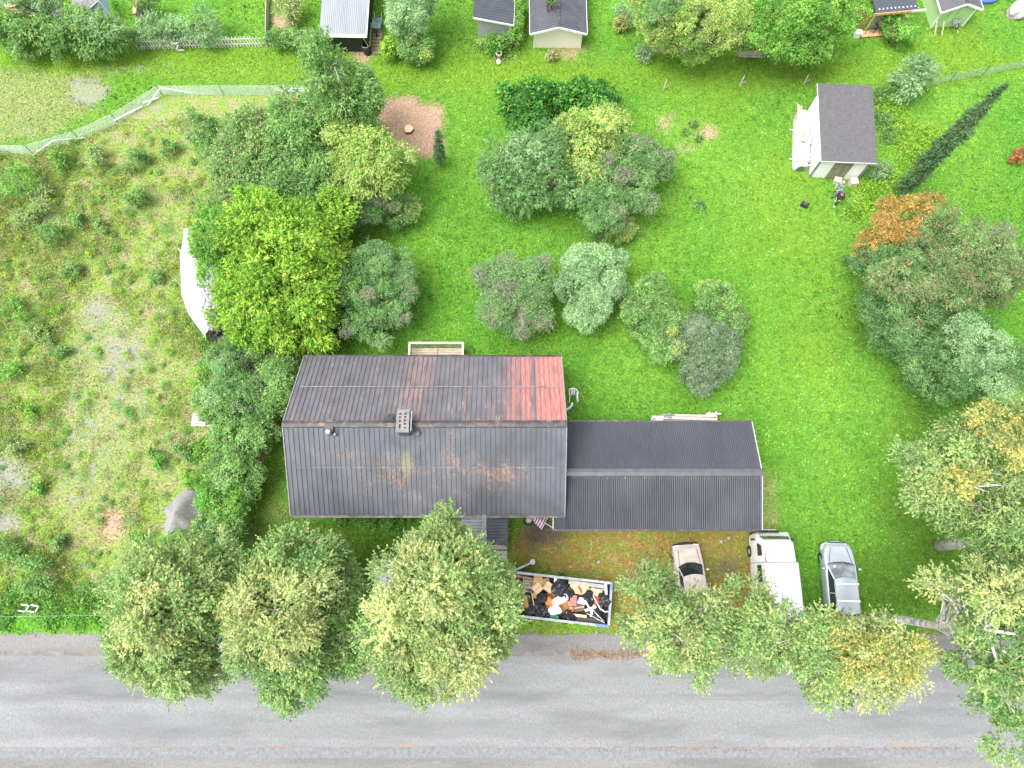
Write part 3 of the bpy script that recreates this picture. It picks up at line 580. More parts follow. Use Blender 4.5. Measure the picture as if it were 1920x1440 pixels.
# chimney: a capped brick stack pierced by nine flues
q = P(755, 789, 6.55); cx, cy = q.x, q.y; cz = 6.55; cw, cl = .66, 1.2
chm = mat('chimney_render', (.17,.18,.19), .85, .3, 5, dirt=(.30,.18,.13)); ch = MB().box((cx, cy, 5.75), (cw-.1, cl-.12, 1.35)).build('chimney', mat('chimney_sheet', (.10,.115,.125), .6, .25, 4), t)
mb = MB(); cols = [-.13, .13]; xs = [-cw/2, -.19, -.07, .07, .19, cw/2]; ys = list(np.linspace(-cl/2+.14, cl/2-.1, 11))
holes = [(0, 1), (2, 3), (4, 5), (6, 7), (8, 9)]
xb = [(-cw/2, -.19), (-.07, .07), (.19, cw/2)]
for x0, x1 in xb: mb.box((cx+(x0+x1)/2, cy, cz-.08), (x1-x0, cl, .16))
for x0, x1, pair in ((-.19, -.07, [(.0, 1), (2, 5), (5.9, 7), (8, 9)]), (.07, .19, [(0, 1), (2, 3), (4, 5), (6, 7), (8, 9)])):
    pass
for (x0, x1), bands in (((-.19, -.07), [(-cl/2, -.40), (-.17, -.07), (.05, .13), (.24, .31), (.41, cl/2)]), ((.07, .19), [(-cl/2, -.40), (-.31, -.21), (-.11, -.03), (.08, .15), (.26, .33), (.43, cl/2)])):
    for y0, y1 in bands: mb.box((cx+(x0+x1)/2, cy+(y0+y1)/2, cz-.081), (x1-x0+.004, y1-y0, .155))
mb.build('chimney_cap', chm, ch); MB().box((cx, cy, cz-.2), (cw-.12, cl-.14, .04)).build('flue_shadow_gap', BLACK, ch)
MB().box((cx+.36, cy+.02, 6.2), (.05, 1.05, .45), ry=.25).build('side_flashing', CHROME, ch)
q = P(729, 783, 5.75); MB().box((q.x, q.y, 5.72), (.5, .5, .06), rx=-.5).build('roof_hatch', TRIM, t)
q = P(619, 795, 5.6); vb = MB().box((q.x, q.y-.1, 5.62), (.42, .7, .25)).build('vent_box', mat('vent_box', (.09,.085,.08), .8, .3, 4, dirt=(.2,.08,.05)), t)
q = P(615, 810, 5.95); MB().cyl((q.x, q.y, 5.75), .10, .5, 16).cyl((q.x, q.y, 6.01), .13, .04, 16).build('vent_pipe', mat('dull_zinc', (.26,.28,.29), .5), t); q = P(628, 815, 5.6); MB().cyl((q.x, q.y, 5.55), .06, .3).build('vent_pipe', mat('dull_zinc', (.26,.28,.29), .5), t)
q = P(783, 811, 5.5); MB().blob((q.x, q.y, 5.52), (.16,.2,.1), 3).build('roof_boot', mat('boot', (.1,.1,.11), .6), t, smooth=True)
# porch with its ridge running out from the front wall
zr_ = 3.0; p0 = P(908, 970, zr_); p1 = P(908, 1020, zr_); xe1 = P(952, 1000, 2.75).x; xr = p0.x; yf = P(940, 1022, 2.8).y; xe0 = xr-(xe1-xr); yb = 4.3
pr = MB().ribs((xe1, yf, 2.62), (xe1, yb, 2.62), (xr, yb, zr_-.08), (xr, yf, zr_-.08), .16, .06, 'trap'); pr.ribs((xe0, yf, 2.62), (xe0, yb, 2.62), (xr, yb, zr_-.08), (xr, yf, zr_-.08), .16, .06, 'trap')
pr.slab([(xe1, yf, 2.6), (xe1, yb, 2.6), (xr, yb, zr_-.1), (xr, yf, zr_-.1)], .06); pr.slab([(xe0, yf, 2.6), (xe0, yb, 2.6), (xr, yb, zr_-.1), (xr, yf, zr_-.1)], .06)
pr = pr.build('porch_roof', mat('porch_sheet', (.06,.068,.085), .4, .25, 2, metal=.3, dirt=(.12,.11,.1)), t)
MB().box((xr, (yf+4)/2, zr_-.015), (.24, 4-yf, .05)).build('ridge_cap', mat('porch_cap', (.14,.15,.17), .5), pr)
for x in (xe0+.12, xe1-.12): MB().box((x, yf+.12, 1.3), (.1, .1, 2.6)).build('porch_post', DARKWALL, t)
MB().box(((xe0+xe1)/2, (yf+4.2)/2-.1, .3), (xe1-xe0-.1, 4.2-yf, .12)).build('porch_floor', GREYWOOD, t)
for i in range(2): MB().box(((xr+xe1)/2+.1, yf-.3-.28*i, .16-.11*i), (1.0, .27, .1)).build('step', GREYWOOD, t)
# back balcony
b0 = P(768, 643, 1.55); b1 = P(868, 643, 1.55); x0, x1, y1 = b0.x, b1.x, b0.y; y0 = HYB-.45
t = thing('wooden_deck', 'small raised wooden deck with railing behind the house', 'deck', ((x0+x1)/2, (y0+y1)/2, 0))
mb = MB(); yy = y0
fl = MB()
while yy < y1-.02: fl.box(((x0+x1)/2-.01, yy+.06, .62), (x1-x0-.06, .125, .04)); yy += .14
fl.build('deck_floor', mat('deck_boards', (.44,.37,.29), .85, .3, 3, stretch=(.6,8,1)), t, world=True)
MB().box(((x0+x1)/2, (y0+y1)/2, .655), (.05, y1-y0-.1, .03)).build('floor_strip', BROWNWOOD, t, world=True)
mb = MB().box(((x0+x1)/2, y1, 1.55), (x1-x0+.1, .12, .045)); mb.box((x0, (y0+y1)/2, 1.55), (.12, y1-y0-.13, .045)).box((x1, (y0+y1)/2, 1.55), (.12, y1-y0-.13, .045)); mb.build('top_rail', mat('deck_rail', (.58,.54,.48), .8, .2, 4), t, world=True)
mb = MB(); x = x0+.08
while x < x1: mb.box((x, y1-.02, 1.08), (.055, .03, .86)); x += .155
for xx in (x0, x1):
    y = y0+.1
    while y < y1: mb.box((xx, y, 1.08), (.03, .055, .86)); y += .155
mb.build('balusters', GREYWOOD, t, world=True)
for xx, yy in ((x0, y1), (x1, y1), (x0, y0), (x1, y0)): MB().box((xx, yy, .75), (.1, .1, 1.5)).build('post', GREYWOOD, t, world=True)
# ------------------------------------------------------------------ garage wing
GX0, GX0F, GX1, GYF, GYB, GYR, GE, GR = 2.9, 2.26, 13.62, 3.08, 9.06, 6.06, 2.55, 3.4
t = thing('garage', 'long low garage with dark corrugated metal roof joined to the house', 'garage', ((GX0+GX1)/2, 6, 0))
def groof(name, base, lo):
    k = NT(name); v = k.coord(); n = k.noise(v, .45, 4); c = k.ramp(n, [(.35, lo), (.65, base)])
    c = k.mix(k.ramp(k.noise(k.coord('Object', (6,.5,1)), 1.5, 5, .7), [(.5, 0), (.75, .3)]), c, (.12,.125,.14))
    if 'front' in name:   # a row of rusty screw heads just below the ridge cap
        sp = k.n('ShaderNodeSeparateXYZ'); k.l(k.coord(), sp.inputs[0]); ry = k.ramp(k.math('ABSOLUTE', k.math('ADD', sp.outputs[1], .24)), [(.04, 1), (.09, 0)])
        c = k.mix(k.math('MULTIPLY', ry, k.ramp(k.noise(k.coord('Object', (7,3,1)), 1.2, 4, .8), [(.56, 0), (.66, .8)])), c, (.42,.24,.13))
    k.col(c); k.set(Roughness=.42, Metallic=.15); return k.m
gf = groof('garage_front_sheet', (.058,.063,.078), (.035,.039,.05)); gb = groof('garage_back_sheet', (.075,.08,.095), (.06,.064,.078))
for ye, x0, m_ in ((GYF, GX0F, gf), (GYB, GX0, gb)):
    mb = MB(); k_ = (GR-GE)/abs(ye-GYR)
    mb.ribs((GX0, ye, GE), (GX1, ye, GE), (GX1, GYR, GR), (GX0, GYR, GR), .102, .034, 'sine')
    mb.slab([(GX0, ye, GE-.02), (GX1, ye, GE-.02), (GX1, GYR, GR-.02), (GX0, GYR, GR-.02)], .09)
    if x0 < GX0:
        zz = GE+k_*.75; mb.ribs((x0, ye, GE), (GX0, ye, GE), (GX0, ye+.75, zz), (x0, ye+.75, zz), .102, .024, 'sine'); mb.slab([(x0, ye, GE-.02), (GX0, ye, GE-.02), (GX0, ye+.75, zz-.02), (x0, ye+.75, zz-.02)], .09)
    mb.build('roof_slope', m_, t, world=True, smooth=False)
MB().loft([[(x, GYR-.22, GR-.03), (x, GYR-.2, GR+.015), (x, GYR, GR+.07), (x, GYR+.2, GR+.015), (x, GYR+.22, GR-.03)] for x in (GX0, GX1+.03)], caps=False).build('ridge_cap', mat('garage_cap', (.10,.108,.125), .4, .25, 2, metal=.2), t, world=True)
for A_, B_ in (((GX1+.02, GYF, GE-.03), (GX1+.02, GYR, GR-.03)), ((GX1+.02, GYB, GE-.03), (GX1+.02, GYR, GR-.03)), ((GX0F-.02, GYF, GE-.03), (GX0F-.02, GYF+.72, GE+.17))): MB().beam(A_, B_, .04, .15).build('bargeboard', mat('cream_trim', (.55,.54,.47), .6, .1), t, world=True)
mb = MB().box(((GX0F+GX1)/2, GYF-.06, GE-.06), (GX1-GX0F, .1, .08)); mb.build('gutter', TRIM, t, world=True); MB().box(((GX0+GX1)/2, GYB+.06, GE-.06), (GX1-GX0, .1, .08)).build('gutter', TRIM, t, world=True)
a, b, c_, d = GX0F+.25, GX1-.25, GYF+.35, GYB-.35; zg = lambda y: GE+(GR-GE)*(1-abs(y-GYR)/3)-.12
MB().add([(a,c_,0),(b,c_,0),(b,d,0),(a,d,0),(a,c_,zg(c_)),(b,c_,zg(c_)),(b,d,zg(d)),(a,d,zg(d)),(a,GYR,GR-.14),(b,GYR,GR-.14)], [(0,1,5,4),(2,3,7,6),(1,2,6,9,5),(3,0,4,8,7)]).build('wall', HW, t, world=True)
for x in (5.2, 8.4, 11.6):
    dd = MB().box((x, c_-.03, 1.1), (2.5, .06, 2.1)).build('garage_door', WHITE, t, world=True); MB().box((x, c_-.09, .9), (.2, .04, .04)).build('handle', BLACK, dd, loc=None); dd.children[0].location = (-t.location.x, -t.location.y, 0)
# ------------------------------------------------------------------ sheds
def world_of(t, x, y, z=0):
    c, s = math.cos(t.rotation_euler.z), math.sin(t.rotation_euler.z); return Vector((t.location.x+c*x-s*y, t.location.y+s*x+c*y, z))
def gable_shed(name, label, cat, cx, cy, wx, wy, he, hr, over, rot, wallm, roofm, trimm, pitch=.2, amp=.02, prof='trap', door=None, corner=True, ridge_off=0.0):
    """ridge runs along local y; gable faces -y"""
    t = thing(name, label, cat, (cx, cy, 0), rot); a, b, c_, d = -wx/2, wx/2, -wy/2, wy/2; rx = ridge_off; k = (hr-he)/(wx/2)
    MB().add([(a,c_,0),(b,c_,0),(b,d,0),(a,d,0),(a,c_,he),(b,c_,he),(b,d,he),(a,d,he),(rx,c_,hr-.03),(rx,d,hr-.03)], [(0,1,5,8,4),(2,3,7,9,6),(1,2,6,5),(3,0,4,7)]).build('wall', wallm, t)
    for s_ in (-1, 1):
        xe = s_*(wx/2+over); ze = he-k*over
        MB().ribs((xe, c_-over, ze+.07), (xe, d+over, ze+.07), (rx, d+over, hr+.07), (rx, c_-over, hr+.07), pitch, amp, prof).slab([(xe, c_-over, ze+.06), (xe, d+over, ze+.06), (rx, d+over, hr+.06), (rx, c_-over, hr+.06)], .07).build('roof_slope', roofm, t)
        MB().beam((xe, c_-over-.02, ze+.02), (rx, c_-over-.02, hr+.03), .035, .16).beam((xe+.02*s_, c_-over, ze+.02), (xe+.02*s_, d+over, ze+.02), .035, .13).build('bargeboard', trimm, t)
    MB().box((rx, 0, hr+.10), (.2, wy+2*over, .04)).build('ridge_cap', TRIM, t)
    if corner:
        for x in (a, b): MB().box((x, c_-.015, he/2), (.12, .05, he)).build('corner_board', trimm, t)
    return t
# white monopitch shed
q0 = P(1519, 334); q1 = P(1605.4, 332); qb = P(1511, 212); ang = -R(4.5); wd = (q1-q0).length+.0; dp = (qb-q0).length
t = thing('garden_shed', 'white garden shed with flat grey felt roof and weathered door', 'shed', ((q0.x+q1.x)/2+.15, (q0.y+qb.y)/2-.03, 0), ang); SHED = t
hl, hr_ = 2.1, 2.25; a, b, c_, d = -wd/2, wd/2, -dp/2, dp/2
MB().add([(a,c_,0),(b,c_,0),(b,d,0),(a,d,0),(a,c_,hl),(b,c_,hr_),(b,d,hr_),(a,d,hl)], [(0,1,5,4),(2,3,7,6),(1,2,6,5),(3,0,4,7)]).build('wall', mat('white_boards', (.88,.88,.88), .6, .06, 3, stretch=(.4,.4,9)), t)
felt = mat('grey_roofing_felt', (.10,.097,.103), .9, .16, 2.5, stretch=(2,2,1), bump=.01)
MB().slab([(a-.12, c_-.22, hl+.09), (b+.28, c_-.22, hr_+.09), (b+.28, d+.55, hr_+.09), (a-.12, d+.55, hl+.09)], .07).build('roof', felt, t)
MB().beam((a-.14, c_-.22, hl+.04), (a-.14, d+.55, hl+.04), .03, .12).beam((a-.12, c_-.24, hl+.03), (b+.28, c_-.24, hr_+.03), .03, .1).build('fascia', mat('pale_fascia', (.6,.6,.57), .6), t)
for x in (a, b): MB().box((x, c_-.02, 1.04), (.14, .05, 2.06)).build('corner_board', mat('grey_corner', (.24,.22,.21), .8), t)
dr = MB().box((.02, c_-.03, 1.02), (1.15, .06, 1.9)).build('door', mat('mossy_plywood', (.24,.22,.15), .9, .3, 3, dirt=(.14,.15,.08)), t, label='weathered brown green plywood door'); MB().box((.02, c_-.02, 2.0), (1.25, .07, .06)).build('door_head', BLACK, dr); MB().box((.5, c_-.08, 1.0), (.05, .03, .12)).build('handle', CHROME, dr)
# black shed with pale sheet roof
g0 = P(622, 97); g1 = P(693, 96); t = thing('black_shed', 'black boarded shed with pale grey corrugated roof', 'shed', ((g0.x+g1.x)/2, g0.y+3.2, 0), R(-1)); wx, wy = (g1-g0).length+.05, 6.4
a, b, c_, d = -wx/2, wx/2, -wy/2, wy/2
MB().add([(a,c_,0),(b,c_,0),(b,d,0),(a,d,0),(a,c_,1.95),(b,c_,1.95),(b,d,2.5),(a,d,2.5)], [(0,1,5,4),(2,3,7,6),(1,2,6,5),(3,0,4,7)]).build('wall', DARKWALL, t)
MB().ribs((a-.25, c_-.35, 2.0), (b+.22, c_-.35, 2.0), (b+.22, d+.3, 2.6), (a-.25, d+.3, 2.6), .13, .03, 'sine').slab([(a-.25, c_-.35, 1.98), (b+.22, c_-.35, 1.98), (b+.22, d+.3, 2.58), (a-.25, d+.3, 2.58)], .05).build('roof', mat('pale_sheet', (.30,.32,.345), .45, .12, 1.2, metal=.3, stretch=(1,.3,1)), t)
MB().beam((a-.25, c_-.38, 1.97), (b+.22, c_-.38, 1.97), .05, .14).beam((b+.25, c_-.35, 1.97), (b+.25, d+.3, 2.56), .04, .12).build('fascia', WHITE, t)
MB().box(((a+b)/2+.1, c_-.42, 1.9), (wx+.3, .1, .06)).build('gutter', WHITE, t)
MB().tube([(b-.05, c_-.42, 1.85), (b+.02, c_-.36, 1.5), (b+.12, c_-.28, .95)], .03, 8).build('downpipe', CHROME, t)
# grey shed and beige shed
def from_px(xa, xb, yg): return P(xa, yg), P(xb, yg)
g0, g1 = from_px(897, 956, 77); wx = (g1-g0).length
t = thing('grey_shed', 'small grey boarded shed with dark sheet roof above a leafy border', 'shed', ((g0.x+g1.x)/2+.1, g0.y+2.4, 0), R(-2)); wy = 4.8
a, b, c_, d = -wx/2, wx/2, -wy/2, wy/2
MB().add([(a,c_,0),(b,c_,0),(b,d,0),(a,d,0),(a,c_,2.3),(b,c_,1.85),(b,d,1.85),(a,d,2.3)], [(0,1,5,4),(2,3,7,6),(1,2,6,5),(3,0,4,7)]).build('wall', mat('grey_boards', (.36,.37,.38), .8, .12, 3, stretch=(.4,.4,9)), t)
MB().ribs((a-.25, c_-.25, 2.42), (a-.25, d+.25, 2.42), (b+.25, d+.25, 1.84), (b+.25, c_-.25, 1.84), .22, .035, 'trap').slab([(a-.25, c_-.25, 2.4), (b+.25, c_-.25, 1.82), (b+.25, d+.25, 1.82), (a-.25, d+.25, 2.4)], .06).build('roof', mat('slate_sheet', (.06,.066,.08), .5, .15, 2), t)
MB().beam((a-.27, c_-.27, 2.36), (b+.27, c_-.27, 1.78), .035, .14).beam((b+.27, c_-.25, 1.78), (b+.27, d+.25, 1.78), .035, .12).build('bargeboard', WHITE, t)
MB().box((b, c_-.02, .93), (.1, .05, 1.85)).build('corner_board', WHITE, t)
g0, g1 = from_px(1001.5, 1087, 90); wx = (g1-g0).length
gable_shed('beige_shed', 'cream boarded shed with dark gabled tile roof and white edging', 'shed', (g0.x+g1.x)/2, g0.y+2.9, wx, 5.8, 1.75, 2.25, .34, 0, mat('cream_boards', (.86,.80,.68), .7, .05, 3, stretch=(.4,.4,9)), mat('dark_tile_sheet', (.075,.08,.095), .5, .2, 2), WHITE, pitch=.19, amp=.03)
# green shed
g0, g1 = P(1743, 53), P(1804, 51.5); wx = (g1-g0).length
GS = gable_shed('green_shed', 'pale green gabled shed with white bargeboards and a slate grey roof', 'shed', (g0.x+g1.x)/2-.12, g0.y+1.9, wx, 3.6, 1.85, 2.35, .3, R(5), mat('pale_green_boards', (.40,.58,.27), .7, .08, 3, stretch=(9,9,.4)), mat('slate_felt', (.09,.09,.105), .75, .15, 3), WHITE, pitch=.5, amp=.008)
for s_ in (-.28, .28): MB().box((s_, -1.83, .95), (.5, .04, 1.7)).build('door', mat('pale_green_boards', (.40,.58,.27)), GS)
# timber playhouse with slotted wall at the top
q0, q1 = P(1628, 60), P(1680, 52); t = thing('timber_shelter', 'unfinished timber shelter with slotted wall beside parked bicycles', 'shelter', ((q0.x+q1.x)/2, q0.y+1.6, 0), R(6))
wx = 2.9; OR = mat('orange_timber', (.58,.34,.16), .8, .2, 4)
for x in (-1.4, 1.0):
    for y in (-1.4, 1.4): MB().box((x, y, 1.0), (.1, .1, 2.0)).build('post', OR, t)
mb = MB()
for i in range(8):
    z = .28+.22*i; mb.box((-.15, -1.36, z), (2.2, .03, .15))
mb.build('slotted_wall', mat('grey_slats', (.33,.29,.28), .8, .2), t)
mb = MB()
for i in range(7): mb.box((-1.75-.12*i, -1.2+.1*i, .9), (.07, .12, 1.7), ry=-.12)
mb.build('leaning_planks', mat('red_planks', (.45,.24,.13), .8, .3, 5), t)
MB().ribs((-1.7, -1.75, 2.05), (1.3, -1.75, 2.05), (1.3, 1.7, 2.3), (-1.7, 1.7, 2.3), .24, .03, 'trap').slab([(-1.7, -1.75, 2.03), (1.3, -1.75, 2.03), (1.3, 1.7, 2.28), (-1.7, 1.7, 2.28)], .05).build('roof', mat('blue_grey_sheet', (.06,.068,.085), .4, .15), t)
MB().box((-.4, -1.8, 2.0), (2.9, .05, .18)).build('fascia', OR, t, label='orange raw timber fascia board'); MB().box((1.3, -1.8, 2.02), (.95, .05, .16)).build('fascia', WHITE, t); MB().box((-.2, -1.75, .12), (3.3, .5, .08)).build('sill_beam', OR, t)
for i in range(10):
    for y_, z_ in ((-1.5, 2.13), (-.6, 2.2)): MB().box((-1.45+.28*i, y_, z_), (.07, .1, .03)).build('roof_clip', WHITE, t)
# light blue play tent
q0 = P(175, 30); t = thing('play_tent', 'pale blue fabric tent pitched on grey paving', 'tent', (q0.x, q0.y, 0)); TB = mat('pale_blue_cloth', (.36,.50,.68), .7, .12, 3)
A = [P(145, 22, .9), P(162, 22, 1.1), P(185, 0, 1.8), P(206, 28, .9)]; base = [P(148, 30), P(163, 32), P(207, 36), P(204, -6)]
MB().add([tuple(p) for p in (P(162,22,1.1), P(184,1,1.9), P(208,30,.6), P(175,38,.15), P(192,40,.12), P(145,24,.9), P(150,34,.1), P(200,-10,.3), P(186,-12,1.9))], [(0,1,4,3),(1,2,4),(5,0,3,6),(1,8,7,2)]).build('tent_cloth', TB, t, world=True)
mb = MB()
for a, b in ((P(162,22,1.12), P(184,1,1.92)), (P(184,1,1.92), P(208,30,.62)), (P(162,22,1.12), P(145,24,.92)), (P(184,1,1.92), P(192,40,.12))): mb.tube([a, b], .03, 6)
mb.build('tent_pole', WHITE, t, world=True)
MB().prism([tuple(P(*p)[:2]) for p in ((80,40),(96,-10),(118,-10),(118,38))], .01, .05).build('paving', mat('grey_slabs', (.24,.23,.24), .9, .12, 2), kind='structure')
MB().prism([tuple(P(*p)[:2]) for p in ((134,34),(136,-10),(190,-10),(176,10),(160,34))], .01, .05).build('paving', mat('grey_slabs', (.24,.23,.24)), kind='structure')
# wooden steps
t = thing('garden_steps', 'pale timber steps under a garden tree', 'steps', tuple(P(42, 24)[:2])+(0,), R(18))
for i in range(4): MB().box((.28*i-.3, -.16*i, .75-.2*i), (.95, .28, .05), rz=-.35).build('step', PALEWOOD, t)
for s_ in (-1, 1): MB().beam((-.75, .25+.42*s_, .8), (.7, -.5+.42*s_, .08), .05, .2).build('side_board', BROWNWOOD, t)
# ------------------------------------------------------------------ trees and shrubs
RD = 'birches along the road'
def birch(label, blobs, pal='birch', extra=None, tr=.17, limbs=26, dens=.8, base=None, clump=.34, fill=.9):
    return plant('birch_tree', label, 'tree', blobs, pal, BIRCH, tr, dens, .75, clump, base, RD, limbs, 1, extra, twig=1.2, fill=fill)
birch('tall pale green birch beside the empty stretch of road, leftmost of the row', [(320,1130,95,75,9.5,2.2),(305,1215,95,75,8,2.0),(355,1065,85,60,8.5,1.8),(270,1120,50,60,8,1.6),(350,1260,60,48,7,1.5),(250,1190,48,45,8,1.4)], 'birch', [([(300,1150,60,80,10.5,1.4)],'birchy')])
birch('broad birch with a faded yellow top and green skirts, second in the row', [(565,1050,75,60,8,2),(610,1100,50,60,7,1.8),(500,1090,50,50,8,1.6),(470,1220,50,45,8,1.6),(560,1250,60,60,7,1.8),(608,1165,42,56,7,1.5),(540,1290,30,32,6.5,1.2),(640,1225,30,30,6,1.1)], 'birchg', [([(520,1160,85,85,9.8,2.0),(470,1130,45,60,9,1.5)],'birchy')])
birch('large yellow-green birch spreading over the white caravan', [(820,1100,105,85,9.5,2.4),(838,1002,40,42,8,1.4),(900,1082,56,52,8.3,1.8),(782,1048,38,36,8.5,1.4),(740,1190,62,55,8.5,1.8),(905,1158,68,60,8.3,1.9),(815,1220,88,62,8,2.0),(770,1270,45,38,7.2,1.4),(922,1205,36,34,7.5,1.2),(712,1160,24,24,7,1.0)], 'birch', [([(805,1085,75,55,10.8,1.4),(770,1160,70,60,10.2,1.4),(860,1230,60,45,9.2,1.3),(820,1290,38,22,7,.9)],'birchy')], tr=.2, fill=.78)
birch('open birch between the rubbish skip and the beige car', [(1270,1190,75,55,8,1.8),(1225,1150,55,55,7.5,1.6),(1320,1160,56,42,7.5,1.4),(1210,1090,34,28,7,1.1),(1280,1122,42,22,7,1.0),(1290,1240,62,32,7.5,1.3),(1345,1200,38,40,7,1.2)], 'birch', [([(1260,1200,60,45,9,1.1),(1335,1128,30,20,8,.9)],'birchy')], dens=.62, fill=.62)
birch('thin birch leaning across the white camper van', [(1440,1175,54,42,8.5,1.4),(1400,1115,30,34,8,1.1),(1500,1172,48,38,8,1.4),(1470,1215,85,45,8,1.5),(1540,1240,48,60,7.5,1.3),(1420,1230,42,32,7.5,1.1),(1560,1290,32,36,7,1.0),(1548,1185,36,28,8,1.1)], 'birch', None, dens=.5, base=(1398,1150), fill=.5)
birch('golden yellow birch, third from the right frame edge', [(1645,1228,80,58,8.5,1.7),(1600,1180,42,28,8,1.1),(1620,1270,58,45,7.5,1.3),(1705,1230,32,40,8,1.2)], 'birchy', [([(1668,1236,58,44,9.3,1.2),(1600,1215,38,42,8.8,1.0)],'bircho')], dens=.6, base=(1527,1157), fill=.65)
birch('large dull green birch over the road at the right frame edge', [(1878,1130,62,52,10,1.8),(1820,1235,50,40,9.5,1.4),(1880,1200,60,60,9,1.8),(1800,1100,36,26,9,1.1),(1900,1290,48,55,9,1.5),(1890,1380,38,40,8,1.2),(1940,1130,60,80,10,2)], 'birchg', [([(1860,1110,56,36,11.3,1.1),(1760,1090,38,24,10,.8)],'birchy')], dens=.66, base=(1647,1160), fill=.62, tr=.24)
birch('yellowing birch with bare white limbs above the right hand lawn', [(1830,820,85,42,10,1.5),(1770,870,72,42,10,1.4),(1880,790,60,42,10.5,1.5),(1730,880,40,40,9.5,1.2),(1880,890,60,35,9.5,1.2),(1750,935,52,26,9.3,1.0)], 'birch', [([(1860,790,70,30,11.5,1.0),(1790,900,45,30,10.5,.8),(1900,850,36,40,11,1)],'bircho')], dens=.62, base=(1790,960), fill=.6, tr=.22)
birch('green birch whose pale trunk foot shows on the lawn', [(1850,970,85,45,8.5,1.5),(1900,1010,58,48,9,1.5),(1860,1050,55,30,8.5,1.2),(1795,960,45,30,8,1.1),(1910,940,34,40,9,1.2)], 'birchg', [([(1890,960,38,28,10,.9)],'birch')], dens=.55, base=(1760,1023), tr=.30, fill=.55)
def limb(tree_base, pts, r):   # long visible white stems
    pass
T_ = 'tree'
def tr(name, label, blobs, pal, bark=None, r=.16, dens=1, spray=0, clump=.38, base=None, limbs=14, extra=None, group=None, twig=1): return plant(name, label, 'tree', blobs, pal, bark, r, dens, spray, clump, base, group, limbs, 1, extra, twig)
def bu(name, label, blobs, pal, dens=1, spray=0, clump=.3, base=None, limbs=5, stems=4, extra=None, group=None, cat='shrub', bark=None, r=.05, twig=1): return plant(name, label, cat, blobs, pal, bark or GREYBARK, r, dens, spray, clump, base, group, limbs, stems, extra, twig)
# golden cypress and its neighbours
tr('golden_cypress', 'huge bright yellow-green cypress beside the shrouded boat', [(520,520,115,130,4.0,2.6),(490,430,80,60,4.6,2.0),(560,440,70,60,4.2,2.0),(474,560,56,72,3.4,1.9),(575,580,55,70,3.2,2.0),(500,610,80,50,3.0,1.8),(610,500,38,60,2.8,1.6)], 'gold', dens=.95, spray=.35, clump=.34, extra=[([(620,400,38,34,4.0,1.3),(600,450,40,40,3.8,1.2)],'gold')], r=.3)
tr('maple_tree', 'small fresh green tree half covering the boat tarpaulin', [(402,440,42,44,4.8,1.4),(400,492,30,36,4.2,1.2),(380,452,22,26,4.2,.9)], 'green', dens=.8, spray=.2)
bu('lilac_bush', 'round lilac bush with brown seed heads beside the golden cypress', [(700,545,66,62,2.6,1.4),(655,530,38,45,2.3,1.1),(740,525,38,45,2.3,1.1),(690,600,50,38,2.0,1.0),(745,570,32,38,2,1),(700,490,50,26,2.6,1.0)], 'lilac', extra=[([(720,480,16,11,3.5,.4),(690,550,15,11,3.9,.4),(770,550,13,15,3.2,.4),(755,595,15,14,2.7,.4),(650,620,14,12,2.4,.4),(632,520,16,16,3,.5)],'lilacd')], limbs=6, clump=.3)
bu('lilac_bush', 'sparse greyish lilac bush with bare twigs behind the wooden deck', [(965,545,52,52,2.3,1.2),(925,520,36,38,2.3,.9),(1005,520,36,36,2.4,.9),(935,585,36,34,1.9,.9),(1000,585,34,36,1.9,.9),(970,615,30,20,1.6,.7)], 'lilac', extra=[([(1020,490,16,14,3.1,.5),(905,515,22,18,3,.6),(945,540,22,20,3.2,.6),(1010,555,26,14,2.8,.5),(930,595,22,22,2.5,.6),(980,625,14,12,2,.5),(1015,605,22,18,2.2,.6),(950,490,16,22,3.2,.6)],'lilacd')], dens=.34, limbs=22, stems=9, r=.07, twig=1.6, bark=mat('pale_twigs', (.42,.37,.33), .9))
bu('olive_bush', 'dense silvery green round bush right of the sparse lilac', [(1107,535,60,62,2.4,1.5),(1085,505,38,36,2.5,1.2),(1135,510,34,45,2.3,1.2),(1105,585,38,26,1.8,1)], 'greyg', clump=.26)
bu('hazel_bush', 'mid green bush joined to the dark rounded bush on the lawn', [(1222,590,46,50,2.0,1.2),(1228,545,26,26,2.3,.9),(1255,640,40,38,1.7,1.0),(1225,630,38,32,1.5,.9)], 'willow', extra=[([(1256,615,14,16,2.8,.4),(1270,650,16,14,2.4,.4)],'greeny')])
bu('rose_bush', 'small green bush with yellow tips, rightmost of the lawn trio', [(1352,572,42,34,1.6,1.0),(1335,560,26,26,1.5,.8),(1365,600,26,28,1.4,.8)], 'willow', extra=[([(1330,540,26,16,1.9,.5),(1368,575,12,12,2.2,.4)],'greeny')])
bu('blue_spirea', 'dark blue-green rounded bush in front of the lawn trio', [(1322,660,56,56,2.1,1.3),(1300,625,34,26,2.2,.9),(1350,650,28,38,1.9,1.0),(1310,705,38,24,1.5,.9)], 'blue', clump=.25)
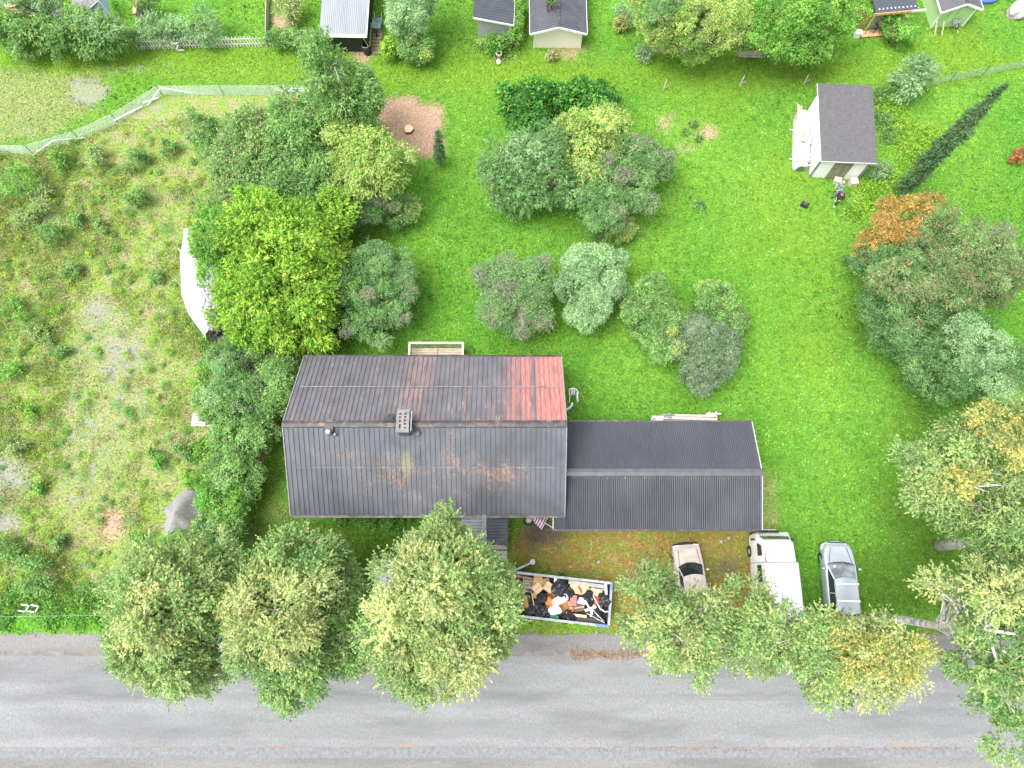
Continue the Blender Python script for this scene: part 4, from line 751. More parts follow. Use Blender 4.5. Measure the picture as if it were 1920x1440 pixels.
# centre group
bu('laurel_bush', 'dark green upright-leaved bush at the far left of the central group', [(985,205,42,42,1.8,1.1),(965,190,26,24,1.9,.9),(1010,180,30,20,2,.8),(985,235,32,20,1.5,.8)], 'dark', clump=.3, spray=.2)
bu('laurel_bush', 'dark green clipped bush topping the central group', [(1090,185,48,30,2,1.0),(1120,180,26,24,2,.9),(1055,190,30,26,1.9,.9),(1130,200,20,20,1.8,.8)], 'dark', clump=.3, spray=.2)
tr('apple_tree', 'pale yellow-green tree in the middle of the central group', [(1105,235,58,42,3.8,1.4),(1080,270,48,42,3.4,1.3),(1150,240,28,28,3.4,1.0),(1110,310,38,42,2.8,1.2)], 'greeny', spray=.25, dens=.75)
tr('plum_tree', 'soft green wide tree on the left side of the central group', [(1000,300,62,55,3.2,1.4),(945,315,50,42,2.8,1.2),(1010,350,50,48,2.8,1.2),(1040,270,40,34,3.2,1.1),(960,370,40,28,2.2,1.0),(1060,340,34,40,2.6,1.0)], 'lilac', dens=.8, spray=.2, extra=[([(990,290,50,34,3.9,1.0)],'greyg')])
bu('lilac_bush', 'big brownish lilac on the right side of the central group', [(1175,305,62,46,3.1,1.3),(1220,305,40,36,2.8,1.1),(1140,375,50,50,2.8,1.3),(1190,360,40,40,2.6,1.1),(1130,330,40,38,2.9,1.0),(1130,420,34,28,2.2,1.0)], 'lilac', dens=.8, extra=[([(1190,270,36,20,3.7,.7),(1245,300,20,20,3.2,.6),(1140,300,15,13,3.9,.5),(1215,380,20,20,2.8,.6),(1170,330,22,16,3.9,.5),(1150,400,26,20,3.2,.6)],'lilacd')], limbs=8, r=.06)
bu('currant_bush', 'low bright green bush at the foot of the brownish lilac', [(1150,440,32,18,1.1,.6),(1170,425,22,18,1.2,.6),(1135,425,18,16,1.1,.5)], 'greeny')
# scrub left of the lawn
SC_ = 'young willows in the thicket'
tr('aspen_tree', 'tall slender grey-green aspen rising over the mesh fence', [(640,170,48,55,6.5,1.6),(610,120,32,48,8.2,1.3),(595,85,18,28,9.3,1),(665,200,34,34,5.5,1.2),(625,215,36,30,5.2,1.1)], 'willow', GREYBARK, .13, .6, .5, base=(690,300), limbs=20)
tr('pear_tree', 'airy yellow-green fruit tree beside the sawdust patch', [(695,290,60,50,4.6,1.4),(650,250,38,30,4.8,1.1),(728,296,32,30,4.0,1.0),(700,340,52,34,3.8,1.2),(660,340,40,34,3.6,1.0),(655,290,36,36,4.4,1.0)], 'greeny', GREYBARK, .13, .55, .45, limbs=24, twig=1.4)
bu('elder_bush', 'dark shadowy shrub above the yellow-green fruit tree', [(685,180,28,36,3.4,1.1),(670,160,24,24,3.6,.9)], 'oak', dens=.9)
bu('lilac_bush', 'lilac with two brown seed heads below the fruit tree', [(700,395,40,24,1.9,.8),(672,385,24,26,2.1,.8),(735,390,24,22,1.8,.8)], 'lilac', extra=[([(683,375,11,8,2.9,.3),(712,378,11,10,2.8,.3),(735,388,9,7,2.6,.3)],'lilacd')])
bu('currant_bush', 'small yellow-tipped green bush right of the two-headed lilac', [(768,392,22,26,1.3,.7)], 'greeny', dens=.8)
tr('willow_tree', 'grey-green young willow, highest in the thicket', [(550,230,48,48,4.6,1.5),(540,290,44,44,4.0,1.3),(580,260,30,50,4.2,1.2)], 'willow', GREYBARK, .09, .65, .6, group=SC_, base=(600,330))
tr('willow_tree', 'bright green young willow in the middle of the thicket', [(470,250,38,46,3.6,1.3),(490,310,42,42,3.2,1.2),(430,270,30,38,3,1)], 'birchg', GREYBARK, .08, .6, .6, group=SC_, base=(500,350))
tr('willow_tree', 'low bluish willow at the left edge of the thicket', [(375,245,26,30,2.6,1),(392,280,20,22,2.2,.8)], 'willow', GREYBARK, .06, .6, .5, group=SC_)
tr('willow_tree', 'feathery willow just above the golden cypress', [(450,350,46,34,3.0,1.1),(420,320,28,26,2.8,.9),(410,370,24,20,2.2,.7)], 'birchg', GREYBARK, .07, .6, .6, group=SC_)
tr('willow_tree', 'dense dark willow between cypress and fruit tree', [(540,355,44,34,3.4,1.3),(590,350,44,44,3.4,1.3),(615,320,34,30,3.4,1.1)], 'willow', GREYBARK, .1, .8, .4, group=SC_)
bu('elder_bush', 'deep green bush squeezed under the fruit tree', [(610,290,34,34,2.2,1),(640,370,32,30,2.2,1),(625,410,26,18,1.8,.7)], 'green')
# hedge of shrubs between field and house
HG = 'shrubs lining the field edge'
bu('hawthorn_bush', 'greyish shrub directly below the golden cypress', [(455,690,50,42,2.4,1.2),(430,670,30,28,2.3,1)], 'lilac', group=HG, extra=[([(478,652,20,14,3.2,.5),(520,650,28,16,2.6,.7)],'lilac')])
bu('hawthorn_bush', 'dark rounded shrub against the house gable corner', [(520,715,38,38,2.6,1.2),(530,690,30,20,2.6,1),(510,760,28,22,2.2,.9)], 'willow', group=HG)
bu('hawthorn_bush', 'pale leafy shrub shading the wooden pallet', [(430,775,42,34,2.2,1.0),(400,755,26,26,2,.8),(460,800,34,24,2,.9)], 'willow', group=HG, extra=[([(405,745,24,22,2.6,.6)],'greyg')])
bu('hawthorn_bush', 'mottled shrub midway down the field edge', [(465,750,34,34,2.6,1),(440,725,28,24,2.6,.9)], 'lilac', group=HG)
bu('hawthorn_bush', 'thick green shrub level with the roof ridge', [(460,840,44,34,2.1,1.0),(490,820,24,26,2,.8),(425,830,26,24,1.9,.8)], 'willow', group=HG)
bu('hawthorn_bush', 'green shrub beside the strip of side lawn', [(445,890,38,32,1.9,.9),(415,880,24,24,1.7,.8),(465,920,20,20,1.5,.7)], 'willow', group=HG)
bu('hawthorn_bush', 'bright shrub just above the gravel heap', [(415,940,32,26,1.8,.8),(445,955,20,22,1.5,.7),(395,920,22,18,1.6,.7)], 'green', group=HG)
bu('hawthorn_bush', 'shrub touching the lower side of the gravel heap', [(410,1000,34,26,1.7,.8),(430,980,20,22,1.5,.7)], 'willow', group=HG)
bu('hawthorn_bush', 'lowest shrub of the field edge, under the first birch', [(355,1045,36,26,1.5,.8),(400,1050,34,30,1.6,.8),(330,1015,24,18,1.3,.6)], 'green', group=HG)
bu('garden_shrub', 'green shrub standing between the second birch and the side lawn', [(640,1110,28,44,2.2,1.2),(630,1060,24,28,2,1)], 'green')
# right-hand trees
tr('maple_tree', 'large dark maple on the right with reddish leaf edges', [(1790,468,72,52,5,1.9),(1825,535,56,52,4.6,1.8),(1740,440,48,38,5,1.6),(1860,510,40,52,4.4,1.6),(1770,540,50,45,4.6,1.6),(1900,500,26,38,3.8,1.2)], 'maple', clump=.36, r=.3, extra=[([(1870,440,30,22,5.4,.9),(1900,520,18,24,4.4,.9)],'lilacd')])
tr('maple_tree', 'orange-tinted maple crown beside the columnar juniper', [(1695,405,52,30,4.6,1.3),(1665,440,38,28,4.4,1.2),(1735,385,26,22,4.4,1)], 'orange', clump=.3, extra=[([(1640,470,26,32,3.8,1),(1725,430,30,22,4.8,.8)],'orange')])
tr('maple_tree', 'olive green spreading tree below the orange crown', [(1690,510,62,52,4.2,1.5),(1665,560,46,46,3.8,1.3),(1715,575,50,38,3.6,1.3),(1650,490,34,40,3.6,1.2),(1690,630,48,36,3,1.2)], 'oak', clump=.34, extra=[([(1690,520,60,34,5.2,.8),(1720,560,44,26,4.8,.7),(1705,610,22,14,4.2,.6)],'maple')])
tr('rowan_tree', 'fine-leaved bluish green tree at the bottom of the right group', [(1812,672,70,52,4.4,1.6),(1775,706,58,40,3.6,1.3),(1860,680,52,56,4,1.5),(1735,690,40,38,3.2,1.2),(1800,630,50,36,4.4,1.3)], 'oak', dens=.8, extra=[([(1830,650,62,48,5.6,1.0),(1860,710,40,30,4.8,.9)],'greyg')])
# columnar juniper
q = P(1686, 362); t = thing('juniper_column', 'very tall narrow dark juniper leaning out of the picture centre', 'tree', (q.x, q.y, 0))
zs = np.linspace(.8, 10.2, 22); bl = [((q.x+random.uniform(-.12,.12), q.y+random.uniform(-.12,.12), z), (r_, r_, .55)) for z in zs for r_ in [max(.12, .52*min(1, (10.9-z)/4.2)**.8)*random.uniform(.88,1.12)]]
g_ = crown(bl, 'spruce', .8, .3, .22); leaf_mesh('crown', *g_, t); MB().tube([(q.x, q.y, -.05), (q.x, q.y, 9.8)], [.12, .02]).build('trunk', BARK, t, world=True)
q = P(827, 313); t = thing('spruce_sapling', 'slim young spruce at the edge of the red soil patch', 'tree', (q.x, q.y, 0))
bl = [((q.x+.02*i, q.y, .9+.35*i), (.36-.03*i+.08*(i % 2), .36-.03*i+.08*(i % 2), .26)) for i in range(9)]
g_ = crown(bl, 'spruce', .8, .2, .2); leaf_mesh('crown', *g_, t); MB().tube([(q.x, q.y, -.05), (q.x+.1, q.y, 3.6)], [.06, .015]).build('trunk', GREYBARK, t, world=True)
# top row
bu('willow_hedge', 'willow hedge clump cut off by the left frame edge', [(2,60,14,30,1.8,1.1),(-8,40,20,30,1.8,1)], 'willow', spray=.4, bark=BARK, cat='hedge')
bu('willow_hedge', 'dark green willow hedge clump, left part of the long hedge', [(55,70,40,28,1.6,1.0),(95,62,32,28,1.7,1.0),(35,60,20,24,1.6,.9)], 'willow', spray=.5, bark=BARK, cat='hedge')
bu('willow_hedge', 'tall bright willow hedge clump below the pale blue tent', [(150,58,44,30,2.0,1.2),(200,66,38,30,1.9,1.2),(125,75,32,22,1.6,.9),(175,75,38,22,1.6,1)], 'willow', spray=.5, bark=BARK, cat='hedge', extra=[([(195,50,38,22,2.9,.6),(160,45,30,16,2.8,.5)],'greyg')])
bu('willow_bush', 'silvery rounded willow bush behind the left end of the picket fence', [(290,58,40,22,1.2,.8),(318,60,20,18,1.1,.7)], 'greyg', spray=.5, bark=BARK)
bu('willow_bush', 'silvery rounded willow bush behind the middle of the picket fence', [(385,55,38,22,1.2,.8),(362,62,20,16,1.1,.6)], 'greyg', spray=.5, bark=BARK)
bu('clipped_hedge', 'clipped leafy hedge between picket fence and black shed', [(520,72,22,16,1.0,.6),(550,73,24,16,1.0,.6),(578,76,20,18,1.0,.6)], 'willow', cat='hedge', bark=BARK)
tr('garden_tree', 'garden tree crown at the top left above timber steps', [(60,-2,48,20,3,1.2),(20,0,30,18,3,1),(95,5,20,16,2.6,.9)], 'greyg')
bu('climbing_shrub', 'yellowing shrub over a brown bed near the picket fence end', [(535,12,22,18,1.6,.8),(548,28,12,14,1.3,.6),(550,-5,20,16,1.6,.6)], 'birchy', spray=.5, dens=.6)
bu('climbing_shrub', 'dark shrub cut off by the top edge beside the plank fence', [(262,2,18,8,1.4,.6),(285,0,14,8,1.3,.5)], 'green')
bu('yellow_bush', 'bright yellow-green bush next to the black shed', [(728,90,15,20,1.0,.7)], 'gold', dens=1, clump=.22, bark=BARK)
bu('berry_bush', 'mid green bush beside the bright yellow-green bush', [(778,92,32,24,1.1,.8),(760,82,18,18,1.1,.7),(795,100,18,16,.9,.6)], 'willow', extra=[([(770,75,14,10,1.8,.3),(800,105,12,9,1.4,.3)],'greeny')], bark=BARK)
tr('garden_tree', 'round grey-green tree above the mid green bush', [(765,20,36,30,3.4,1.4),(748,5,24,24,3.4,1.2),(785,0,26,26,3.2,1.2),(750,45,20,14,2.6,.8)], 'greyg', extra=[([(770,35,24,12,2.6,.8)],'willow')])
tr('cherry_tree', 'wide olive green tree hanging over grey pallets at the top', [(1300,40,85,42,4.2,1.8),(1240,30,46,40,3.8,1.5),(1370,45,52,42,4,1.6),(1310,80,62,26,3,1.2),(1250,65,36,22,3,1),(1300,-10,100,30,4.6,1.4)], 'greeny', dens=.9, base=(1320,100), r=.25, extra=[([(1340,70,50,26,3.6,.9),(1270,15,50,26,5.2,.8)],'lilac')])
tr('linden_tree', 'wide fresh green tree left of the timber shelter', [(1500,35,72,46,4.4,1.8),(1560,30,42,42,4,1.5),(1440,50,44,42,4,1.5),(1510,85,52,24,3.2,1.1),(1460,95,34,16,2.8,.8),(1520,-10,90,30,4.8,1.4),(1545,100,26,16,2.4,.8)], 'green', base=(1500,110), r=.25, clump=.42)
bu('flower_bush', 'leafy bed shrub with yellow flowers left of the olive tree', [(1165,42,14,11,.8,.5)], 'bircho', bark=BARK); bu('flower_bush', 'green bed shrub right of the yellow flowers', [(1185,32,18,14,1.0,.6),(1165,20,14,10,.9,.5)], 'greyg', bark=BARK)
bu('rhubarb_plant', 'big-leaved pale rhubarb clump beside the grey pallet fence', [(1207,100,17,18,.45,.35)], 'greyg', cat='plant', bark=BARK, dens=.8)
bu('rhubarb_plant', 'big-leaved bluish rhubarb behind the white shed corner', [(1655,318,20,18,.5,.35),(1640,325,12,10,.4,.3)], 'greyg', cat='plant', bark=BARK)
bu('small_bush', 'round green bush covering one parked bicycle', [(1685,60,20,24,1.1,.8),(1692,42,14,14,1.2,.6)], 'green', bark=BARK)
bu('small_bush', 'small pale green tree-like bush at the left end of the green net', [(1712,145,34,34,1.7,1.1),(1700,165,26,20,1.3,.8),(1728,128,22,18,1.9,.7)], 'greyg', spray=.3, bark=BARK, dens=.8)
bu('small_bush', 'tiny bush against the cream shed front', [(1035,104,11,9,.4,.3)], 'birchy', bark=BARK); bu('small_bush', 'leafy shrub hugging the grey shed wall', [(930,80,26,16,.9,.6),(965,68,14,14,1.1,.6)], 'green', bark=BARK); bu('climbing_shrub', 'narrow shrub filling the gap between grey and cream sheds', [(975,10,9,24,1.6,1.0),(972,45,9,18,1.2,.8)], 'green', bark=BARK); bu('climbing_shrub', 'twig tip hanging over the cream shed roof', [(1034,-4,10,8,3.2,.5)], 'willow', bark=BARK)
bu('fern_plant', 'rusty red fern at the right frame edge', [(1908,298,14,9,.4,.3),(1912,285,10,8,.5,.3)], 'red', cat='plant', bark=BARK, dens=.7)
# saplings in the rough field
FS = 'saplings scattered in the rough field'
for (px, py, r, h, pal, lab) in [
 (250,380,22,1.0,'willow','dense dark sapling, roundest in the upper rough field'), (258,298,20,.9,'willow','sapling nearest below the bend of the mesh fence'), (190,425,13,.6,'willow','small sapling just below the dense dark one'),
 (150,412,13,.6,'willow','small sapling left of the dense dark one'), (98,440,22,1.0,'willow','bluish leaning sapling in the upper left field'), (318,275,16,.7,'willow','faint sapling under the fence bend near the thicket'),
 (35,340,32,1.2,'green','tall feathery sapling at the upper left frame edge'), (75,370,26,1.0,'birchg','feathery sapling just right of the tall one at the left edge'), (55,395,26,.9,'birchg','loose sapling between the feathery one and the leaning one'),
 (170,290,18,.8,'birchg','bright thin sapling below the mesh fence'), (105,300,18,.7,'green','bright sapling close to the fence corner post'), (60,1080,36,1.2,'willow','broad bluish sapling in the lower left field'),
 (20,1030,24,.9,'willow','dark sapling at the lower left frame edge'), (110,1015,12,.6,'willow','little sapling above the broad bluish one'), (20,690,24,.8,'green','sapling at the left frame edge in mid field'),
 (70,620,26,.7,'birchg','low sapling thicket in the left middle of the field'), (20,580,26,.8,'green','sapling cluster against the left frame edge'), (120,665,13,.5,'willow','tiny sapling between grey gravel patches'),
 (62,770,17,.6,'green','light sapling level with the pallet at far left'), (290,860,17,.6,'green','sapling left of the field-edge shrubs'), (75,920,14,.5,'green','small sapling above the dark lower ones'),
 (30,840,20,.6,'birchg','spreading sapling at left below mid field'), (130,505,16,.6,'willow','pale sapling under the leaning one'), (340,850,16,.5,'willow','sapling hard by the field-edge shrubs'), (295,520,12,.4,'willow','tiny sapling left of the boat'), (258,1015,12,.5,'green','little sapling beside the orange soil')]:
    rr_ = random.Random(px*7+py); ab = [(px+rr_.uniform(-.8,.8)*r, py+rr_.uniform(-.8,.8)*r, r*rr_.uniform(.25,.62), r*rr_.uniform(.2,.5), h*rr_.uniform(.5,1.2), h*rr_.uniform(.3,.6)) for _ in range(5)]
    bu('sapling', lab, ab, {'willow':'willow','green':'green','birchg':'birch'}[pal], dens=.42, spray=.9, clump=.22, group=FS, cat='sapling', stems=2, limbs=2, r=.015)
# ------------------------------------------------------------------ fences
WIRE = mat('galvanised_wire', (.55,.57,.58), .5, .05, metal=.3)
def mesh_fence(name, label, top, bottom_shift, h, wirem, postm, step=.11, rod=.006, braces=()):
    pts = [P(*p) for p in top]; t = thing(name, label, 'fence', tuple(pts[0])); mb = MB(); ln = Vector((0, -bottom_shift, 0))
    for a, b in zip(pts[:-1], pts[1:]):
        L = (b-a).length; n = int(L/step)
        for i in range(n+1):
            p = a.lerp(b, i/n); mb.beam(p, p+ln*-1*0+Vector((0, bottom_shift, h)), rod, rod)
        for k in range(int(h/step)+1):
            f = k*step/h; o = Vector((0, bottom_shift*f, h*f)); mb.beam(a+o, b+o, rod, rod)
    mb.build('wire_mesh', wirem, t, world=True)
    for a, b in zip(pts[:-1], pts[1:]):
        n = max(1, int((b-a).length/3))
        for i in range(n+1):
            p = a.lerp(b, i/n); MB().tube([p, p+Vector((0, bottom_shift, h+.05))], .025, 6).build('post', postm, t, world=True)
    for (p, q, hp, hq) in braces: MB().tube([P(p[0], p[1], hp), P(q[0], q[1], hq)], .03, 6).build('brace', WHITE, t, world=True)
    return t
mesh_fence('mesh_fence', 'sagging pale wire mesh fence with white braces round the rough field', [(-30,287),(62,288),(150,262),(222,230),(305,178),(420,177),(600,177)], .0, .95, mat('pale_wire', (.75,.77,.78), .5), CHROME, .11, .013,
  [((62,290),(100,263),.1,1.0), ((100,263),(160,258),1.0,.1), ((277,197),(301,164),.1,1.0), ((301,164),(362,175),1.0,.1)])
mesh_fence('net_fence', 'low green netting fence at the upper right', [(1722,165),(1780,152),(1840,142),(1925,124)], .0, .85, mat('green_net', (.30,.42,.28), .7), mat('green_post', (.2,.3,.2), .7), .09, .009)
for (a, b, lab) in (((215,228),(268,201),'white plank lying along the lower mesh fence'), ((270,194),(299,185),'short white plank near the mesh fence bend'), ((516,172),(602,172),'long white plank at the right end of the mesh fence'), ((530,168),(596,168),'second white plank stacked behind the long one')):
    A, B = P(*a), P(*b); o = MB().beam((0,0,.1), tuple(B-A+Vector((0,0,.1))), .11, .04).build('white_plank', WHITE, label=lab, cat='plank', group='white planks by the mesh fence'); o.location = A
# picket fence
A, Bp = P(262, 94), P(497, 88); t = thing('picket_fence', 'weathered white picket fence with a gate along the upper lawn', 'fence', tuple(A)); PK = mat('weathered_picket', (.66,.63,.59), .85, .2, 4); n = int((Bp-A).length/.21)
for k in range(0, n, 1):
    p = A.lerp(Bp, k/n) + Vector((0, .03*math.sin(k*.4), 0)); lean = -.12+.03*math.sin(k*1.7)
    if k < 98: MB().box((p.x+lean*.5, p.y+.02, .5), (.085, .02, .95+.04*math.sin(k*2.3)), ry=lean).build('picket', PK, t, world=True)
MB().beam(A+Vector((0,.05,.3)), Bp+Vector((0,.05,.3)), .03, .08).beam(A+Vector((-.06,.05,.75)), Bp+Vector((-.06,.05,.75)), .03, .08).build('rail', PK, t, world=True)
g0, g1 = P(333, 96), P(348, 96); mb = MB(); gt = MB().beam(g0+Vector((0,-.1,.2)), g1+Vector((0,-.1,.2)), .04, .12).beam(g0+Vector((-.1,-.1,.85)), g1+Vector((-.1,-.1,.85)), .04, .12).beam(g0+Vector((0,-.1,.1)), g1+Vector((-.1,-.1,.95)), .04, .1).build('gate', mat('pale_gate', (.66,.62,.58), .8, .15), t, world=True)
# plank fence (walkway) top left, green edging boards
A, Bp = P(264, 44), P(278, -10); t = thing('board_fence', 'grey board fence running up between two gardens', 'fence', tuple(A)); mb = MB()
MB().beam(A+Vector((0,0,.45)), Bp+Vector((0,0,.45)), .05, .9).build('boards', GREYWOOD, t, world=True); MB().beam(A+Vector((0,0,.93)), Bp+Vector((0,0,.93)), .2, .04).build('top_board', GREYWOOD, t, world=True)
for f in (.05, .4, .75): p = A.lerp(Bp, f); MB().box((p.x+.1, p.y, .5), (.1, .1, 1.0)).build('post', PALEWOOD, t, world=True)
A, Bp = P(503, 90), P(505, -10); t = thing('board_fence', 'thin dark boundary fence at the right end of the mown lawn', 'fence', tuple(A)); MB().beam(A+Vector((0,0,.35)), Bp+Vector((0,0,.35)), .04, .7).build('boards', GREYWOOD, t, world=True); MB().box((A.x, A.y, .5), (.1, .1, 1)).build('post', GREYWOOD, t, world=True)
q = P(253, 28); o = MB().loft([[(0,0,.02),(.0,0,.06)],[(.16,.5,.2),(.16,.5,.3)],[(.14,1.1,.22),(.14,1.1,.3)],[(.02,1.7,.05),(.02,1.7,.1)]]).add([(-.12,0,.1),(.12,.15,.12),(.16,1.1,.35),(.0,1.7,.1),(-.15,1.0,.3)], [(0,1,2,3,4)]).build('orange_board', mat('orange_ply', (.62,.33,.08), .7), label='pointed orange board leaning near the grey board fence', cat='board'); o.location = q
# pallets, compost, boards by the olive tree
def pallet(name, label, cat, p, size, rot, m, z=0, tilt=0, n=5, group=None):
    t = thing(name, label, cat, (p.x, p.y, z), rot, group); L, Wd = size; t.rotation_euler = (tilt, 0, rot)
    for i in range(n): MB().box((0, -Wd/2+(i+.5)*Wd/n, .12), (L, Wd/n*.72, .022)).build('slat', m, t)
    for x in (-L/2+.06, 0, L/2-.06): MB().box((x, 0, .055), (.09, Wd, .105)).build('bearer', m, t)
    return t
PG = mat('pallet_wood', (.47,.43,.39), .85, .3, 5)
pallet('pallet', 'grey slatted pallet panel under the olive green tree', 'pallet', P(1250,94), (2.4,.8), 0, PG, .45, R(70)); pallet('pallet', 'pale pallet sticking out of the field-edge shrubs', 'pallet', P(386,790), (1.35,.8), R(-2), mat('bleached_pallet', (.62,.57,.54), .8, .2, 5), .25)
o = MB().box((0,0,0), (.3,.06,.7), ry=.15, rx=-.9).build('grey_board', PG, label='short grey board leaning at the pallet panel end', cat='board'); o.location = P(1284, 102)+Vector((0,0,.2))
t = thing('compost_bin', 'open timber compost bin between the two wide trees', 'compost bin', tuple(P(1408, 96)), R(-2))
for s_, w_ in ((-1, 1.9), (1, 1.9)):
    for z in (.1, .3, .5): MB().box((0, s_*.55, z), (w_, .04, .13)).build('side_board', PG, t)
for s_ in (-1, 1):
    for z in (.1, .3, .5): MB().box((s_*.93, 0, z), (.04, 1.02, .13)).build('end_board', PG, t)
MB().blob((0,0,.15), (.85,.5,.25), 5, .4, 3).build('compost', mat('compost', (.13,.075,.045), .95, .4, 9), t)
t = thing('crossed_stakes', 'crossed pale stakes right of the compost bin', 'stakes', tuple(P(1436, 102)))
for a, b in (((-.25,0,.8),(.1,-.1,0)), ((.4,.1,.9),(0,-.1,0)), ((-.1,.1,.8),(.15,-.1,0))): MB().beam(a, b, .07, .04).build('stake', PG, t)
# stacked boards behind the garage
x0, x1 = P(1216, 784).x, P(1337, 784).x; yb_ = 9.35
BG = 'scrap boards behind the garage'; SW = mat('silvered_wood', (.52,.47,.42), .85, .2, 6)
for i, (a, b, dy, z, wd_, lab) in enumerate([(0,.98,.30,1.0,.16,'long upper plank on the scrap heap behind the garage'),(.18,.98,.48,.92,.12,'outermost long plank on the scrap heap'),(.05,.8,.12,.9,.2,'wide plank closest to the garage roof edge'),(.3,.95,.4,.7,.3,'broad lower board in the scrap heap'),(.0,.4,.25,.75,.3,'short wide board at the left of the scrap heap')]):
    xa, xb = x0+(x1-x0)*a, x0+(x1-x0)*b; o = MB().box((0,0,0), (xb-xa, wd_, .05), rz=.02*(i-2)).build('scrap_plank', SW, label=lab, cat='plank', group=BG); o.location = ((xa+xb)/2, yb_+dy, z)
t = thing('sawhorse', 'pale timber end frame at the right of the scrap heap', 'sawhorse', (x1-.15, yb_+.35, 0))
for s_ in (-.2, .2): MB().box((s_, 0, .55), (.09, .9, .1)).build('side_bar', SW, t); MB().box((s_, .3, .3), (.09, .09, .6)).build('leg', SW, t)
MB().box((0,.3,.66), (.9,.1,.06)).build('cross_bar', SW, t)
for i, x in enumerate((7.1, 7.35)): o = MB().tube([(0,0,0),(0,.25,.9)], .02, 6).build('metal_stake', TRIM, label=['left','right'][i]+' thin dark stake against the garage rear wall', cat='stake'); o.location = (x+.35, 9.25, 0)
o = MB().cyl((0,0,0), .2, .18, 18).build('white_bucket', PLASTIC, label='white bucket on the left end of the scrap heap', cat='bucket'); o.location = (x0+.45, yb_+.2, .98)
o = MB().blob((0,0,0), (.45,.16,.14), 9, .5, 3, fine=.5).build('crumpled_sheeting', mat('grey_sheeting', (.22,.24,.25), .6, .4, 8), label='crumpled dark sheeting on the scrap heap', cat='sheeting'); o.location = (x0+1.0, yb_+.42, .9)
# plastic chair lying on its back, and others
def chair(label, loc, rot, name='garden_chair'):
    t = thing(name, label, 'chair', loc); t.rotation_euler = rot
    MB().patch((-.22,-.2,.42), (.22,-.2,.42), (.2,.22,.41), (-.2,.22,.41), 6, 6, -.015).build('seat', PLASTIC, t)
    b = MB(); b.tube([(-.23,.2,.42),(-.25,.25,.7),(-.2,.29,.84),(0,.31,.88),(.2,.29,.84),(.25,.25,.7),(.23,.2,.42)], .035, 6)
    for x in (-.1, 0, .1): b.beam((x,.22,.44), (x,.3,.85), .05, .02)
    b.build('backrest', PLASTIC, t)
    for s_ in (-1, 1):
        MB().tube([(s_*.24,.24,.66),(s_*.28,.0,.65),(s_*.27,-.2,.62),(s_*.26,-.23,.42)], .03, 6).build('armrest', PLASTIC, t)
        MB().tube([(s_*.22,-.2,.42),(s_*.27,-.26,0)], [.035,.025], 6).build('leg', PLASTIC, t); MB().tube([(s_*.2,.2,.42),(s_*.25,.3,0)], [.035,.025], 6).build('leg', PLASTIC, t)
    return t
q = P(1075, 741, .3); chair('white plastic garden chair tipped on its back beside the house', (q.x, q.y-.42, .30), (R(-82), 0, R(0)))
q = P(1516, 300, .8); chair('white plastic chair upended against the white shed', (q.x-.2, q.y, .75), (R(60), R(20), R(60)))
t = thing('white_elbow', 'bent white downpipe piece lying at the house corner', 'pipe', tuple(P(1066, 765))); MB().tube([(-.32,-.1,.08),(-.1,-.12,.1),(.08,.0,.1),(.2,.16,.1),(.22,.3,.08)], .085, 8).build('pipe_bend', PLASTIC, t); MB().cyl((-.34,-.1,.08), .1, .06, 10, axis='x').build('collar', PLASTIC, t)
# wheel, striped parasol, pole
t = thing('spare_wheel', 'loose tyre with white rim lying by the front door', 'wheel', tuple(P(991, 976)), 0)
def tyre(t, r, w_, loc=(0,0,0), axis='z', spokes=6):
    ax = {'z': Vector((0,0,1)), 'x': Vector((1,0,0)), 'y': Vector((0,1,0))}[axis]; u = Vector((0,1,0)) if axis == 'x' else Vector((1,0,0)); v_ = ax.cross(u); loc = Vector(loc)
    prof = [(r*.62,-w_/2),(r*.9,-w_/2),(r,-w_*.3),(r,w_*.3),(r*.9,w_/2),(r*.62,w_/2),(r*.6,0)]
    secs = [[loc+(u*math.cos(a)+v_*math.sin(a))*p[0]+ax*p[1] for p in prof] for a in [2*math.pi*i/24 for i in range(25)]]
    ty = MB().loft(secs, close=True, caps=False).build('tyre', BLACK, t, smooth=True)
    m = MB().cyl(loc, r*.56, w_*.5, 20, axis=ax); m.cyl(loc+ax*w_*.3, r*.16, w_*.3, 10, axis=ax)
    for k in range(spokes): a = 2*math.pi*k/spokes; m.beam(loc+ax*w_*.33, loc+ax*w_*.33+(u*math.cos(a)+v_*math.sin(a))*r*.55, .06, .02)
    MB().tube([loc+ax*w_*.24*s2+(u*math.cos(a)+v_*math.sin(a))*r*.40 for s2 in (1,) for a in [2*math.pi*i/16 for i in range(17)]], r*.06, 6).build('rim_slot', BLACK, t)
    m.build('rim', mat('white_rim', (.62,.62,.62), .4, .1), t); return ty
tyre(t, .31, .2, (0,0,.12))
q = P(1010, 974, .5); t = thing('folded_parasol', 'purple and white striped parasol lying by the front door', 'parasol', (q.x, q.y, .35), R(-28)); 
stp = NT('striped_cloth'); v = stp.coord(); sx = stp.n('ShaderNodeSeparateXYZ'); stp.l(v, sx.inputs[0]); f = stp.math('FRACT', stp.math('MULTIPLY', sx.outputs[0], 6.5)); stp.col(stp.ramp(f, [(.0, (.26,.12,.22)), (.5, (.62,.5,.6)), (.56, (.8,.76,.8)), (.9, (.26,.12,.22))], 'CONSTANT')); stp.set(Roughness=.85)
secs = []
for x, r_ in ((-.5,.06),(-.3,.16),(0,.28),(.3,.36),(.42,.38)): secs.append([(x, r_*math.cos(a)*(1+.14*math.sin(a*5)), r_*.35*math.sin(a)*(1+.2*math.sin(a*5))) for a in [2*math.pi*i/24 for i in range(24)]])
